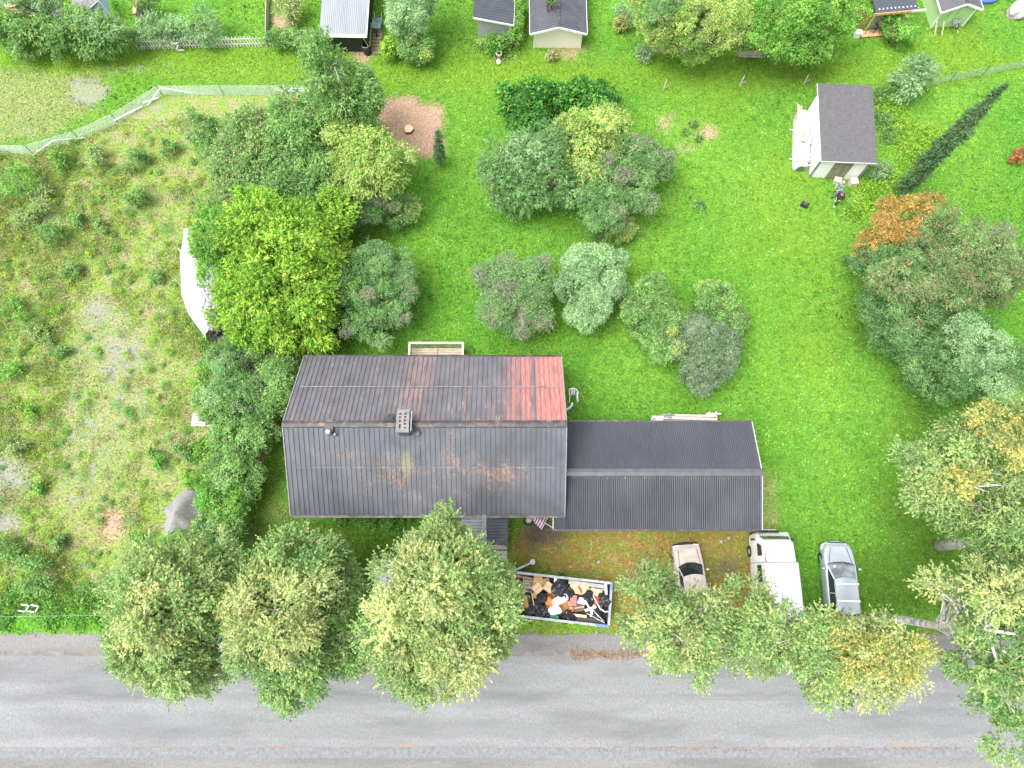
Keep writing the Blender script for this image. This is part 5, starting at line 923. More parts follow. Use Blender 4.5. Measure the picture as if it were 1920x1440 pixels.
MB().loft(secs, close=True).build('cloth', stp.m, t); MB().tube([(-.6,0,0),(.4,0,0),(1.15,-.02,0)], .022, 6).build('pole', PLASTIC, t)
# ------------------------------------------------------------------ rubbish skip
SK = R(-6.2); t = thing('rubbish_skip', 'open blue-grey steel skip with one end door swung out', 'skip', (2.61, -.58, 0), SK); SKIP = t
SL, SW_, SH = 5.5, 2.26, 1.5; SB = mat('blue_grey_steel', (.20,.225,.25), .5, .2, 3, metal=.1, dirt=(.25,.17,.12)); RIM = mat('worn_rim', (.36,.385,.42), .5, .2, 5, dirt=(.22,.2,.2)); BLUE = mat('blue_paint', (.12,.19,.42), .5, .2)
MB().box((0,0,.2), (SL, SW_, .1)).build('floor', SB, t)
for s_ in (-1, 1):
    m = MB().box((0, s_*(SW_/2-.03), .85), (SL, .05, 1.25)); 
    for k in range(9): m.box((-SL/2+.3+k*.61, s_*(SW_/2+.03), .85), (.08, .07, 1.2))
    m.build('side_wall', SB, t); MB().box((0, s_*SW_/2, SH-.02), (SL, .13, .09)).build('top_rim', RIM, t)
MB().box((SL/2-.03, 0, .85), (.05, SW_-.1, 1.25)).build('end_wall', SB, t); MB().box((SL/2, 0, SH-.02), (.13, SW_-.13, .09)).build('top_rim', RIM, t)
MB().box((SL/2-.35, -SW_/2, SH+.03), (.75, .14, .02)).build('blue_patch', BLUE, t); MB().box((SL/2, SW_/2-.16, SH+.03), (.14, .42, .02)).build('blue_patch', BLUE, t); MB().box((SL/2+.002, .2, SH+.028), (.06, 1.6, .015)).build('blue_patch', mat('faded_blue', (.24,.31,.5), .5), t)
dr = MB().beam((-SL/2, SW_/2+.03, .8), (-SL/2+1.02, SW_/2+.62, .8), .06, 1.2).build('end_door', SB, t, label='open end door with rounded pale top pad'); MB().beam((-SL/2, SW_/2+.03, 1.43), (-SL/2+1.0, SW_/2+.60, 1.43), .1, .08).build('door_rim', RIM, dr); MB().cyl((-SL/2+1.08, SW_/2+.66, 1.43), .15, .09, 14).build('door_pad', RIM, dr)
for s_ in (-1, 1): MB().box((0, s_*.55, .08), (SL-.2, .12, .14)).build('skid_beam', SB, t)
for x in (-2.3, 2.3): MB().cyl((x, 0, .12), .11, SW_-.2, 12, axis='y').build('roller', BLACK, t)
# the load: everything lies on a heap, all of it separate things
CB = mat('brown_cardboard', (.60,.33,.14), .85, .12, 5); CBP = mat('pale_cardboard', (.72,.52,.30), .85, .1, 5); BAG = mat('black_bag_plastic', (.016,.017,.02), .26, .3, 8, bump=.0)
o = MB().add(*(lambda nx_, ny_: ([(-2.45+5.0*i/nx_, -1.02+2.04*j/ny_, .78+.28*mnoise.noise(Vector((i*.45, j*.6, 3)))+.1*mnoise.noise(Vector((i*1.9, j*1.9, 8)))) for j in range(ny_+1) for i in range(nx_+1)], [(j*(nx_+1)+i, j*(nx_+1)+i+1, (j+1)*(nx_+1)+i+1, (j+1)*(nx_+1)+i) for j in range(ny_) for i in range(nx_)]))(44, 22)).build('mixed_rubbish', mat('mixed_rubbish', (.10,.085,.075), .8, .6, 7, dirt=(.32,.26,.2)), kind='stuff'); o.location = (2.61, -.58, 0); o.rotation_euler = (0, 0, SK)
def cbox(label, px, py, size, rot, z, m=None, tilt=(0,0), open_=False, name='cardboard_box', cat='box', group=None):
    q = P(px, py, z); t = thing(name, label, cat, (q.x, q.y, z), rot, group); t.rotation_euler = (tilt[0], tilt[1], rot); m = m or CB; a, b, c_ = size; w_ = .02
    k = MB().box((0,0,-c_+.01), (a,b,.02)).box((-a/2,0,-c_/2), (w_,b,c_)).box((a/2,0,-c_/2), (w_,b,c_)).box((0,-b/2,-c_/2), (a-w_,w_,c_)).box((0,b/2,-c_/2), (a-w_,w_,c_)); k.build('box_body', m, t)
    if open_:
        for s_ in (-1, 1): MB().box((s_*(a/2+.1), 0, -.03), (.22, b, .012), ry=s_*.35).build('flap', CBP, t)
    else: MB().box((0, 0, .012), (a*.99, b*.99, .015)).build('lid', m, t); MB().box((0,0,.022), (a, .06, .004)).build('tape', mat('tape', (.55,.40,.24), .4), t)
    return t
cbox('tall brown cardboard box at the top left of the skip load', 1008.5, 1090, (.48,.62,.5), SK, 1.3)
cbox('tilted square carton left of the black bags, pale top', 1008, 1103, (.46,.46,.4), R(40), 1.42, CBP, (.2,.1))
cbox('tilted carton right of its twin, with a stained lid', 1029.5, 1101, (.5,.46,.4), R(-35), 1.4, CBP, (-.1,.25))
cbox('brown carton wedged behind the two tilted cartons', 1020, 1092, (.6,.4,.4), R(5), 1.15)
cbox('open brown carton above the orange tub', 1036, 1118, (.55,.5,.35), R(25), 1.25, CB, (.15,-.2), True)
cbox('open carton full of paper below the white tub', 1058, 1138, (.5,.45,.35), R(18), 1.25, CB, (0,.1), True)
cbox('flat carton at the lower left below the tilted pair', 1008, 1116, (.5,.4,.3), R(-20), 1.2)
cbox('large pale carton at the top right of the skip load', 1086, 1104, (1.02,.55,.4), SK, 1.32, CBP); cbox('pale carton near the skip end wall', 1118, 1111, (.62,.36,.3), R(-20), 1.4, CBP, (0,.12)); cbox('dark brown case in the centre right of the load', 1086, 1139, (.56,.4,.3), R(10), 1.3, mat('brown_case', (.13,.075,.065), .6), name='suitcase', cat='case')
def bag(label, px, py, r, z, sd):
    q = P(px, py, z); t = thing('rubbish_bag', label, 'bag', (q.x, q.y, z), sd*.7, 'black rubbish bags in the skip')
    MB().blob((0,0,0), (r*1.1, r*.95, r*.7), sd, .38, 1.5, 30, 20, .22).build('bag_body', BAG, t); MB().tube([(0,0,r*.5),(.02,.02,r*.66),(.06,.03,r*.86)], [.07,.03,.08], 8).build('knot', BAG, t)
for a in [('large black rubbish bag right of the stained carton',1050,1103,.42,1.3,1),('black bag against the far rim above the large one',1052,1089,.30,1.25,2),('black bag between the white tub and pale carton',1066,1113,.32,1.25,3),('black bag left of the orange tub',1016,1122,.28,1.3,4),('black bag in the left part below the wooden stick',1006,1134,.3,1.2,5),('black bag at the lower left corner of the load',997,1146,.36,1.15,6),('black bag with a shiny crease near the lower rim',1011,1151,.30,1.2,7),('black bag left of the green barrel',1024,1146,.32,1.2,8),('black bag alone at the lower rim, middle',1066,1156,.32,1.25,9),('black bag left of the pale end carton',1103,1119,.36,1.3,10),('black bag under the white hose',1122,1143,.38,1.2,11),('tall black bag in the far right corner',1133,1124,.36,1.35,12),('small black bag right of the pink crate',1090,1120,.24,1.2,13)]: bag(*a)
def tub(name, label, px, py, L_, W_, hgt, rot, z, m, ribs=False):
    q = P(px, py, z); t = thing(name, label, 'tub', (q.x, q.y, z), rot); pts = lambda s_, zz: [((L_/2-.0)*s_*math.copysign(abs(math.cos(a))**.55, math.cos(a)), (W_/2)*s_*math.copysign(abs(math.sin(a))**.55, math.sin(a)), zz) for a in [2*math.pi*i/28 for i in range(28)]]
    MB().loft([pts(.82,-hgt), pts(1,0), pts(1.08,0), pts(1.08,-.03)], close=True, caps=False).add(pts(.82,-hgt), [tuple(range(28))]).build('tub_body', m, t); return t
ORP = mat('orange_plastic', (.85,.27,.03), .4, .08); tub('orange_tub', 'bright orange oval tub in the middle of the load', 1030.5, 1131, .62,.40,.16, R(-62), 1.42, ORP)
tub('white_tub', 'white rectangular plastic tub in the middle of the load', 1050, 1125, .86,.40,.2, R(25), 1.5, PLASTIC); tub('orange_pot', 'small orange pot right of the paper-filled carton', 1071, 1142, .26,.28,.2, 0, 1.38, mat('orange_pot', (.6,.25,.09), .6))
q = P(1075, 1126, 1.45); t = thing('pink_crate', 'salmon pink plastic crate in the middle of the load', 'crate', tuple(q), R(-6)); PKM = mat('pink_plastic', (.68,.17,.18), .45, .08); MB().box((0,0,-.02), (.36,.56,.03)).build('crate_base', PKM, t)
for i in range(4): MB().box((-.14+.093*i, 0, .0), (.03,.5,.02)).build('rib', PKM, t)
q = P(1040, 1144, 1.4); o = MB().blob((0,0,0), (.36,.24,.16), 21, .3, 1.8, 28, 18, .15).build('white_sack', mat('white_sack', (.85,.84,.82), .6, .05), smooth=True, label='bulging white sack below the white tub', cat='sack'); o.location = q; o.rotation_euler = (0,0,.2)
q = P(1039, 1157, 1.15); t = thing('green_barrel', 'green plastic barrel at the lower rim of the skip', 'barrel', tuple(q), R(-5)); MB().cyl((0,0,-.05), .2, .5, 18, axis='x').build('barrel_body', mat('green_plastic', (.04,.20,.10), .4), t); MB().cyl((-.1,0,-.05), .215, .05, 18, axis='x').cyl((.12,0,-.05), .215, .05, 18, axis='x').build('hoop', mat('green_hoop', (.05,.28,.14), .4), t)
def stick(label, a, b, za, zb, w_, m, name='wooden_plank', cat='plank', h=.03):
    A, B = P(a[0], a[1], za), P(b[0], b[1], zb); o = MB().beam((0,0,0), tuple(B-A), w_, h).build(name, m, label=label, cat=cat); o.location = A; return o
stick('thin pale stick standing left of the black bags', (997,1111), (1001,1135), 1.45, 1.4, .05, PALEWOOD); stick('pale beam across the lower part of the load', (1057,1151), (1100,1156), 1.3, 1.3, .14, CBP, 'timber_beam', 'beam', .08); stick('thin white lath leaning to the lower right corner', (1106,1138), (1131,1164), 1.6, 1.4, .035, mat('lath', (.62,.56,.5), .8)); stick('second thin lath crossing under the white one', (1100,1150), (1134,1168), 1.45, 1.35, .035, mat('lath', (.62,.56,.5), .8)); stick('long dark board along the lower rim of the skip', (1075,1160), (1134,1168), 1.2, 1.2, .3, mat('dark_board', (.07,.065,.065), .7), 'dark_board', 'board'); stick('brown board along the upper left rim of the skip', (964,1079), (998,1085), 1.3, 1.3, .12, BROWNWOOD); stick('grey plank along the upper right rim of the skip', (1066,1091), (1132,1100), 1.35, 1.35, .2, GREYWOOD); stick('grey lath in front of the pale carton', (1103,1104), (1133,1106), 1.45, 1.45, .06, GREYWOOD)
stick('rust-brown board lying across the open left end of the skip load', (975,1098), (980,1140), 1.25, 1.2, .35, BROWNWOOD, 'brown_board', 'board'); stick('narrow orange-brown board next to the wire rack', (985,1118), (990,1146), 1.3, 1.25, .18, mat('orange_brown', (.42,.2,.09), .8), 'brown_board', 'board')
q = P(989, 1097, 1.1); t = thing('wire_rack', 'small wire rack standing in the left of the skip', 'rack', tuple(q), SK); mb = MB()
for s_ in (-.26, .26): mb.tube([(s_,-.35,0),(s_,.35,.3)], .015, 5)
for k in range(6): mb.tube([(-.26,-.35+.14*k,.06*k),(.26,-.35+.14*k,.06*k)], .012, 5)
mb.build('wire_frame', CHROME, t); MB().box((0,.05,.0), (.4,.5,.2)).build('contents', mat('old_paper', (.34,.24,.2), .9, .5, 12), t)
q = P(1121, 1130, 1.3); o = MB().box((0,0,0), (.42,.5,.24), rz=-.3).build('red_box', mat('red_plastic', (.65,.035,.03), .5), label='red plastic box near the skip end wall', cat='box'); o.location = q
q = P(1125, 1132, 1.62); o = MB().tube([(-.35,.42,-.1),(-.2,.1,0),(.0,-.25,0),(.25,-.42,0),(.5,-.38,-.1)], .035, 7).build('white_hose', PLASTIC, smooth=True, label='curved white hose over the bags at the skip end', cat='hose'); o.location = q
q = P(1107, 1141, 1.5); o = MB().beam((-.28,.42,0),(.1,-.3,0),.09,.05).beam((-.3,-.1,0),(.3,.1,.06),.12,.05).beam((0,-.42,-.05),(.2,.2,0),.08,.04).build('broken_chair', PLASTIC, label='broken white plastic chair parts near the laths', cat='chair parts'); o.location = q
q = P(1088, 1105, 1.4); o = MB().tube([(-.1,.16,0),(-.02,.02,.02),(.05,-.1,.0),(.06,-.2,0)], .05, 7).build('red_tool', mat('red_tool', (.5,.03,.03), .4), label='red tool on the large pale carton', cat='tool'); o.location = q
q = P(1136, 1104, 1.4); o = MB().box((0,0,0), (.1,.62,.3)).box((-.06,0,.0),(.02,.5,.2)).build('white_board', WHITE, label='upright white panel against the skip end wall', cat='board'); o.location = q
q = P(1090, 1127, 1.45); o = MB().patch((-.25,-.1,0),(.2,-.2,.05),(.3,.15,0),(-.1,.2,.06),4,4,.06).build('white_cloth', mat('cloth', (.75,.72,.7), .8), label='crumpled white cloth right of the pink crate', cat='cloth'); o.location = q
q = P(1042, 1088, 1.3); o = MB().box((0,0,0),(.2,.32,.06),rx=.3).box((.02,.0,.05),(.12,.2,.03)).build('white_carton', PLASTIC, label='small white carton by the far rim of the skip', cat='box'); o.location = q
# ------------------------------------------------------------------ vehicles (nose towards local +y)
def sect(y, hw, zt, zs, zb, crown=.04, inset=.1):
    """one half-symmetric cross-section of a car body, sill to sill over the top"""
    h = [(hw*.97, zb), (hw, zb+.12), (hw*1.01, (zb+zs)/2), (hw*.985, zs), (hw-inset*.5, zt-.02), (hw-inset, zt), (hw*.45, zt+crown*.8), (0, zt+crown)]
    return [(x, y, z) for x, z in h] + [(-x, y, z) for x, z in h[-2::-1]]
def car(name, label, cat, loc, rot, p):
    t = thing(name, label, cat, loc, rot); L, W_ = p['L'], p['W']/2; yf = L/2; pm = p['paint']; hb, rb = p['hood'], p['belt']
    yw = yf - p['hoodlen']; yr = yw - p['screen']; ye = yr - p['rooflen']; yb = ye - p['rear']; rz = p['roofz']; rw = p['roofw']/2; fb = p.get('square', 0)
    S = [sect(yf, W_*(.52 if not fb else .93), .50, .47, .28, .01), sect(yf-.10, W_*(.76 if not fb else .96), hb-.16, .55, .22, .03), sect(yf-.4, W_*(.93 if not fb else .97), hb-.07, .62, .2), sect(yf-.9, W_, hb-.02, .68, .2), sect(yw, W_, hb+.06, .72, .2)]
    S += [sect(y, W_, rb, .72, .2, .0) for y in np.linspace(yw-.1, yb+.1, 5)] + [sect(-yf+.45, W_*.985, p['boot'], .72, .2), sect(-yf+.12, W_*.92, p['boot']-.07, .6, .24), sect(-yf, W_*.84, .55, .5, .3, .01)]
    MB().loft(S).build('body', pm, t, smooth=True)
    # bonnet panel set proud with shut lines
    g = .02; MB().patch((-W_*.72, yw+.06, hb+.085), (W_*.72, yw+.06, hb+.085), (W_*(.48 if not fb else .62), yf-.22, hb-.085), (-W_*(.48 if not fb else .62), yf-.22, hb-.085), 10, 8, .045).build('bonnet', pm, t, smooth=True)
    for s_ in (-1, 1): MB().beam((s_*W_*.74, yw+.06, hb+.09), (s_*W_*(.5 if not fb else .64), yf-.26, hb-.05), .02, .015).build('shut_line', BLACK, t)
    wb = W_-.09
    arc = lambda w_, y, z, dy, n=9: [(w_*(2*i/(n-1)-1), y+dy*(1-(2*i/(n-1)-1)**2), z) for i in range(n)]
    A, B = arc(wb*.96, yw-.02, hb+.09, p.get('arc', .16)), arc(rw, yr, rz-.03, .10)
    MB().loft([A, B], caps=False).build('windscreen', p.get('glass', GLASS), t, smooth=True)
    for k in (0, -1): MB().beam(A[k], B[k], .06, .05).build('windscreen_pillar', pm, t)
    MB().tube([(q[0]*1.0, q[1]+.02, q[2]) for q in A], .022, 5).build('windscreen_seal', BLACK, t)
    for s_ in (-.35, .15): MB().beam((s_, yw+.13, hb+.13), (s_+.42, yw+.02, hb+.16), .02, .015).build('wiper', BLACK, t)
    # roof
    n = 9; secs = []
    for j in range(7):
        y = yr+(ye-yr)*j/6; zz = rz+.05*math.sin(math.pi*(j+.6)/7.2)-.02; e = arc(rw, y, zz, .10*(1-j/6)-.06*(j/6)); secs.append([(q[0], q[1], q[2]+.05*(1-(q[0]/rw)**2)) for q in e])
    MB().loft(secs, caps=False).build('roof', p.get('roofpaint', pm), t, smooth=True)
    Bk = arc(rw*.97, ye, rz-.04, -.06); Ck = arc(wb*.9, yb, rb+.03, -.1); MB().loft([Bk, Ck], caps=False).build('rear_window', GLASS, t, smooth=True)
    for s_ in (-1, 1):
        MB().add([(s_*wb*.99, yw-.02, rb+.02), (s_*wb*.99, yb, rb+.02), (s_*rw*1.0, ye, rz-.05), (s_*rw*1.01, yr, rz-.05)], [(0,1,2,3)]).build('side_window', GLASS, t)
        MB().beam((s_*(rw+.0), yr, rz-.01), (s_*(rw-.0), ye, rz-.01), .05, .05).build('roof_rail', p['rail'], t)
        ym = (yw+yb)/2; MB().beam((s_*wb, ym, rb+.02), (s_*rw*1.01, ym-.03, rz-.03), .05, .07).build('door_pillar', pm, t); MB().beam((s_*wb*1.0, yw, rb+.03), (s_*wb*1.0, yb, rb+.03), .03, .03).build('window_trim', p['rail'], t)
        mm = MB().blob((s_*(W_+.12), yw-.22, rb+.08), (.11,.07,.08), 2, .05).build('wing_mirror', pm, t, smooth=True); MB().beam((s_*(W_-.05), yw-.2, rb+.04), (s_*(W_+.08), yw-.2, rb+.06), .05, .03).build('mirror_arm', BLACK, mm)
        MB().box((s_*(W_+.01), ym+.15, rb-.12), (.03,.16,.035)).build('door_handle', CHROME, t)
        MB().box((s_*W_*(.62 if not fb else .7), yf-(.14 if not fb else .06), .58), (.30,.12,.13), rz=-s_*(.6 if not fb else .1)).build('headlight', mat('lamp_glass', (.6,.63,.66), .15, .05), t)
        for y in (yf-.85, -yf+.85):
            w = thing('wheel', None, None, (s_*(W_-.10), y, .31)); w.parent = t; tyre(w, .31, .2, (0,0,0), 'x')
    MB().tube([(k_*a_, yf+b_, .42) for k_, a_, b_ in ([(1,W_*.9,-.22),(1,W_*.8,0),(1,0,.06),(-1,W_*.8,0),(-1,W_*.9,-.22)] if fb else [(1,W_*.95,-.42),(1,W_*.84,-.16),(1,W_*.5,0),(1,0,.04),(-1,W_*.5,0),(-1,W_*.84,-.16),(-1,W_*.95,-.42)])], .10, 8).build('front_bumper', p['bumper'], t, smooth=True)
    MB().tube([(W_*.9, -yf+.2, .45), (W_*.7, -yf-.02, .45), (-W_*.7, -yf-.02, .45), (-W_*.9, -yf+.2, .45)], .10, 8).build('rear_bumper', p['bumper'], t, smooth=True)
    MB().box((0, yf+.03, .56), (W_*1.1, .05, .1)).build('grille', BLACK, t)
    return t
SILV = NT('silver_blue_paint'); SILV.set(Metallic=.35, Roughness=.28); SILV.b.inputs['Base Color'].default_value = (.46,.51,.57,1); SILV.b.inputs['Coat Weight'].default_value = .6; SILV.b.inputs['Coat Roughness'].default_value = .08; SILV = SILV.m
f0, f1 = P(1571, 1021, .8), P(1589, 1118, 1.4); ang = math.atan2(f1.x-f0.x, f0.y-f1.y)
base = dict(L=4.6, W=1.78, hood=.86, belt=.93, hoodlen=1.22, screen=.80, rooflen=1.75, rear=.5, roofz=1.40, roofw=1.22, boot=.92, paint=SILV, glass=mat('reflective_glass', (.36,.39,.41), .12, .35, 3, metal=.75, dirt=(.06,.07,.07)), rail=CHROME, bumper=SILV)
ctr = Vector((f0.x+math.sin(ang)*2.2, f0.y-math.cos(ang)*2.2, 0))
t = car('estate_car', 'silver blue estate car with roof bars parked on the lawn', 'car', ctr, ang, base)
for y in (.05, -.85): MB().beam((-.64, y, 1.50), (.64, y, 1.50), .10, .035).build('roof_bar', mat('white_bar', (.7,.71,.72), .4, .05), t)
MB().box((-.42,.98,1.06), (.14,.10,.01), rx=-.5).build('paper_note', WHITE, t)
BEI = mat('dull_beige_paint', (.56,.47,.43), .5, .1, 2.5, dirt=(.42,.36,.31)); f0, f1 = P(1287, 1021, .75), P(1299, 1075, 1.25); ang = math.atan2(f1.x-f0.x, f0.y-f1.y)
ctr = Vector((f0.x+math.sin(ang)*2.15, f0.y-math.cos(ang)*2.15, 0))
t = car('old_car', 'old faded beige car with black front bumper on the mossy drive', 'car', ctr, ang, dict(L=4.3, W=1.62, hood=.84, belt=.90, hoodlen=1.22, screen=.52, rooflen=1.35, rear=.5, roofz=1.34, roofw=1.14, boot=.9, paint=BEI, rail=CHROME, bumper=BLACK, square=1, arc=.22))
for x, w_ in ((-.16,.09), (.04,.2), (.16,.12)): MB().box((x, .66, 1.075), (w_, .07 if w_ > .1 else .22, .012), rx=-.55).build('windscreen_sticker', WHITE, t)
MB().box((0, .86, .955), (.8, .10, .02)).build('air_vent', BLACK, t)
for s_ in (-1, 1): MB().beam((s_*.42, .8, .93), (s_*.36, 2.0, .80), .03, .03).build('bonnet_crease', BEI, t)
q = P(1925, 722, 0); car('parked_car', 'pale car cut off by the right frame edge', 'car', (q.x+.75, q.y-.6, 0), R(4), dict(base, paint=mat('pale_car_paint', (.5,.56,.58), .3, .05, coat=.5), bumper=BLACK))
# camper van
t = thing('camper_van', 'boxy white camper van parked under the thin birch', 'camper van', (14.55, .05, 0)); VW = mat('white_van_paint', (.80,.80,.80), .35, .03, coat=.3)
def vs(y, hw, zt, zb=.3, rt=.82):
    h = [(hw, zb), (hw*1.01, 1.1), (hw*.98, 1.55), (hw*rt, zt-.12), (hw*rt*.9, zt), (0, zt+.05)]
    return [(x, y, z) for x, z in h]+[(-x, y, z) for x, z in h[-2::-1]]
MB().loft([vs(2.95,.80,.95), vs(2.85,.9,1.25), vs(2.62,.95,1.75,rt=.86), vs(2.3,.97,2.35,rt=.86), vs(1.45,.98,2.55), vs(1.3,.98,2.56)]).build('cab', VW, t, smooth=False)
MB().loft([vs(1.27,1.0,2.6,rt=.9), vs(-2.7,1.02,2.68,rt=.9), vs(-2.9,.98,2.5,rt=.88)]).build('camper_body', VW, t)
MB().loft([vs(1.30,.99,2.62,rt=.9), vs(1.25,.99,2.62,rt=.9)]).build('roof_seam', mat('seam', (.12,.12,.13), .7), t)
MB().add([(-.80,2.70,1.62),(.80,2.70,1.62),(.74,2.5,1.98),(-.74,2.5,1.98)], [(0,1,2,3)]).build('windscreen', mat('reflective_glass', (.36,.39,.41)), t); t.children[-1].location = (0,.03,.03)
for s_ in (-1, 1):
    MB().add([(s_*.98,2.35,1.68),(s_*.99,1.65,1.66),(s_*.90,1.65,2.12),(s_*.91,2.2,2.08)], [(0,1,2,3)]).build('cab_window', GLASS, t)
    for y in (.7, -1.3): MB().box((s_*1.0, y, 1.8), (.04, .9, .45), ry=s_*-.13).build('side_window', GLASS, t)
    m = MB().box((s_*1.12, 2.55, 1.45), (.12,.1,.26)).build('wing_mirror', BLACK, t); MB().beam((s_*.92,2.5,1.35),(s_*1.1,2.55,1.4),.04,.03).build('mirror_arm', BLACK, m)
    MB().box((s_*.62,2.93,.85), (.26,.08,.18)).build('headlight', mat('lamp_glass', (.6,.63,.66)), t)
    for y in (1.95,-1.75): w = thing('wheel', None, None, (s_*.93, y, .33)); w.parent = t; tyre(w, .33, .22, (0,0,0), 'x')
MB().tube([(-.9,2.85,.5),(-.6,3.0,.5),(.6,3.0,.5),(.9,2.85,.5)], .11, 8).build('front_bumper', BLACK, t); MB().box((0,2.97,.95), (1.1,.04,.16)).build('grille', BLACK, t)
m = MB(); [m.tube([(x,3.05,.9),(x,3.1,1.25)], .02, 5) for x in (-.6,0,.3)]; m.tube([(-.62,3.1,1.25),(.32,3.1,1.25)], .03, 6); m.build('front_rack', CHROME, t)
MB().box((0,-.6,2.76), (.5,.5,.08)).build('roof_hatch', mat('hatch_plastic', (.68,.68,.66), .4), t)
MB().box((-.83,0,2.46), (.06,3.6,.06)).build('side_gutter', mat('grey_gutter', (.3,.3,.3), .6), t)
# caravan
q = P(785, 1081, 2.3); t = thing('caravan', 'white caravan with rounded end, mostly hidden below the large birch', 'caravan', (q.x, q.y, 0), R(2)); CW = mat('caravan_white', (.86,.86,.87), .45, .05, 5, dirt=(.6,.6,.58))
def cs(x, hz, zt, zb=.45):
    h = [(hz,zb),(hz*1.01,1.3),(hz*.99,zt-.25),(hz*.9,zt-.03),(0,zt+.03)]; return [(x, a, z) for a, z in h]+[(x, -a, z) for a, z in h[-2::-1]]
MB().loft([cs(-2.55,.72,1.3), cs(-2.5,.9,1.9), cs(-2.25,1.0,2.3), cs(-1.7,1.04,2.45), cs(0,1.05,2.5), cs(1.8,1.04,2.42), cs(2.3,1.0,2.2), cs(2.5,.9,1.6)]).build('caravan_body', CW, t, smooth=True)
MB().box((0,0,2.56), (.7,.6,.09)).build('roof_hatch', mat('hatch_plastic', (.68,.68,.66)), t); MB().box((1.3,.2,2.5), (.4,.4,.09)).build('roof_hatch', mat('hatch_plastic', (.68,.68,.66)), t)
for s_ in (-1, 1):
    MB().box((-.9,s_*1.05,1.6), (1.0,.03,.5)).build('side_window', GLASS, t); w = thing('wheel', None, None, (-.1,s_*.95,.32)); w.parent = t; tyre(w, .32, .18, (0,0,0), 'y')
MB().box((-2.52,0,1.62), (.05,1.3,.45), ry=.2).build('end_window', GLASS, t); MB().beam((2.4,.5,.5),(3.5,0,.5),.07,.08).beam((2.4,-.5,.5),(3.5,0,.5),.07,.08).build('drawbar', CHROME, t)
# shrouded boat
t = thing('covered_boat', 'boat shrouded in white tarpaulin with a grey patch at its stern', 'boat', tuple(P(383, 555, 0)), 0); TM = NT('white_tarpaulin'); v = TM.coord(); TM.col(TM.ramp(TM.noise(v, 1.2, 5, .6), [(.35, (.50,.51,.54)), (.6, (.64,.64,.65))])); TM.set(Roughness=.55); TM.bump(TM.noise(TM.coord('Object', (2,.6,2)), 1.6, 4, .6), 1, .35); TM = TM.m
L0 = [((352,447),(372,440),.9),((341,486),(398,470),1.0),((341,520),(415,505),1.1),((344,560),(420,560),1.1),((354,590),(424,590),1.0),((370,612),(418,606),.95),((392,641),(412,622),.8)]
secs = []
for k, ((ax_, ay), (bx_, by), h) in enumerate(L0):
    A, B = P(ax_, ay, .35), P(bx_, by, .35); row = []
    for i in range(17):
        f = i/16; p = A.lerp(B, f); z = .35+(h*.85+.35)*(math.sin(math.pi*f)**.45)*(1+.12*mnoise.noise(Vector((f*5, k*1.3, 2))))-.10*(k == 2)
        p = Vector((p.x-.12*math.sin(math.pi*f)*0, p.y, z)); row.append(p)
    secs.append([Vector((row[0].x+.12, row[0].y, .05))]+row+[Vector((row[-1].x-.12, row[-1].y, .05))])
MB().loft(secs).build('tarpaulin', TM, t, world=True, smooth=True)
m = MB(); a, b, c_, d = P(381,592,1.42), P(396,578,1.5), P(412,600,1.35), P(397,622,1.2)
MB().patch(a, b, c_, d, 8, 8, .1).build('grey_tarpaulin', mat('grey_green_tarp', (.17,.19,.18), .55, .2, 3, bump=.03, stretch=(4,1,1)), t, world=True, smooth=True)
MB().patch(P(347,543,1.3), P(368,518,1.62), P(384,548,1.55), P(366,556,1.52), 8, 8, .05).build('grey_cloth_fold', mat('grey_fold', (.42,.43,.44), .7, .15, 3, bump=.03), t, world=True, smooth=True)
m = MB(); m.tube([P(345,543,1.32), P(360,552,1.6), P(392,549,1.5)], .025, 5).tube([P(367,556,1.6), P(378,547,1.6)], .03, 5).tube([P(334,466,.6), P(344,476,.8)], .04, 6).tube([P(349,500,1.25), P(366,518,1.66)], .015, 5); m.build('tie_rope', mat('rope', (.6,.6,.62), .8), t, world=True)
MB().blob(P(408,628,.6), (.35,.35,.4), 4, .4, 3).build('outboard_cover', mat('dark_cover', (.03,.03,.035), .5), t, world=True); MB().blob(P(409,614,.9), (.4,.3,.35), 14, .4, 3, fine=.2).build('dark_cloth', mat('dark_cloth', (.07,.075,.075), .7), t, world=True)
# gravel heap
q = P(345, 968); GM = NT('heap_gravel'); v = GM.coord(); n_ = GM.noise(v, 14, 6, .85); GM.col(GM.ramp(n_, [(.3, (.12,.12,.12)), (.5, (.26,.255,.25)), (.7, (.48,.47,.45))])); GM.set(Roughness=.95); GM.bump(n_, .9, .05)
m = MB(); N_ = 30; vs_ = []
for j in range(N_+1):
    for i in range(N_+1):
        x, y = -1.8+3.6*i/N_, -1.8+3.6*j/N_; r_ = math.hypot(x/1.22, y/1.5)*(1+.5*mnoise.noise(Vector((math.atan2(y, x)*1.1, 3, 1)))); z = max(0, 1-r_)*1.35+.05*mnoise.noise(Vector((x*2, y*2, 0))); vs_.append((x, y, z if r_ < 1 else -.05))
m.add(vs_, [(j*(N_+1)+i, j*(N_+1)+i+1, (j+1)*(N_+1)+i+1, (j+1)*(N_+1)+i) for j in range(N_) for i in range(N_)]); o = m.build('gravel_heap', GM.m, smooth=True, label='dark grey heap of gravel beside the field-edge shrubs', cat='gravel heap'); o.location = q
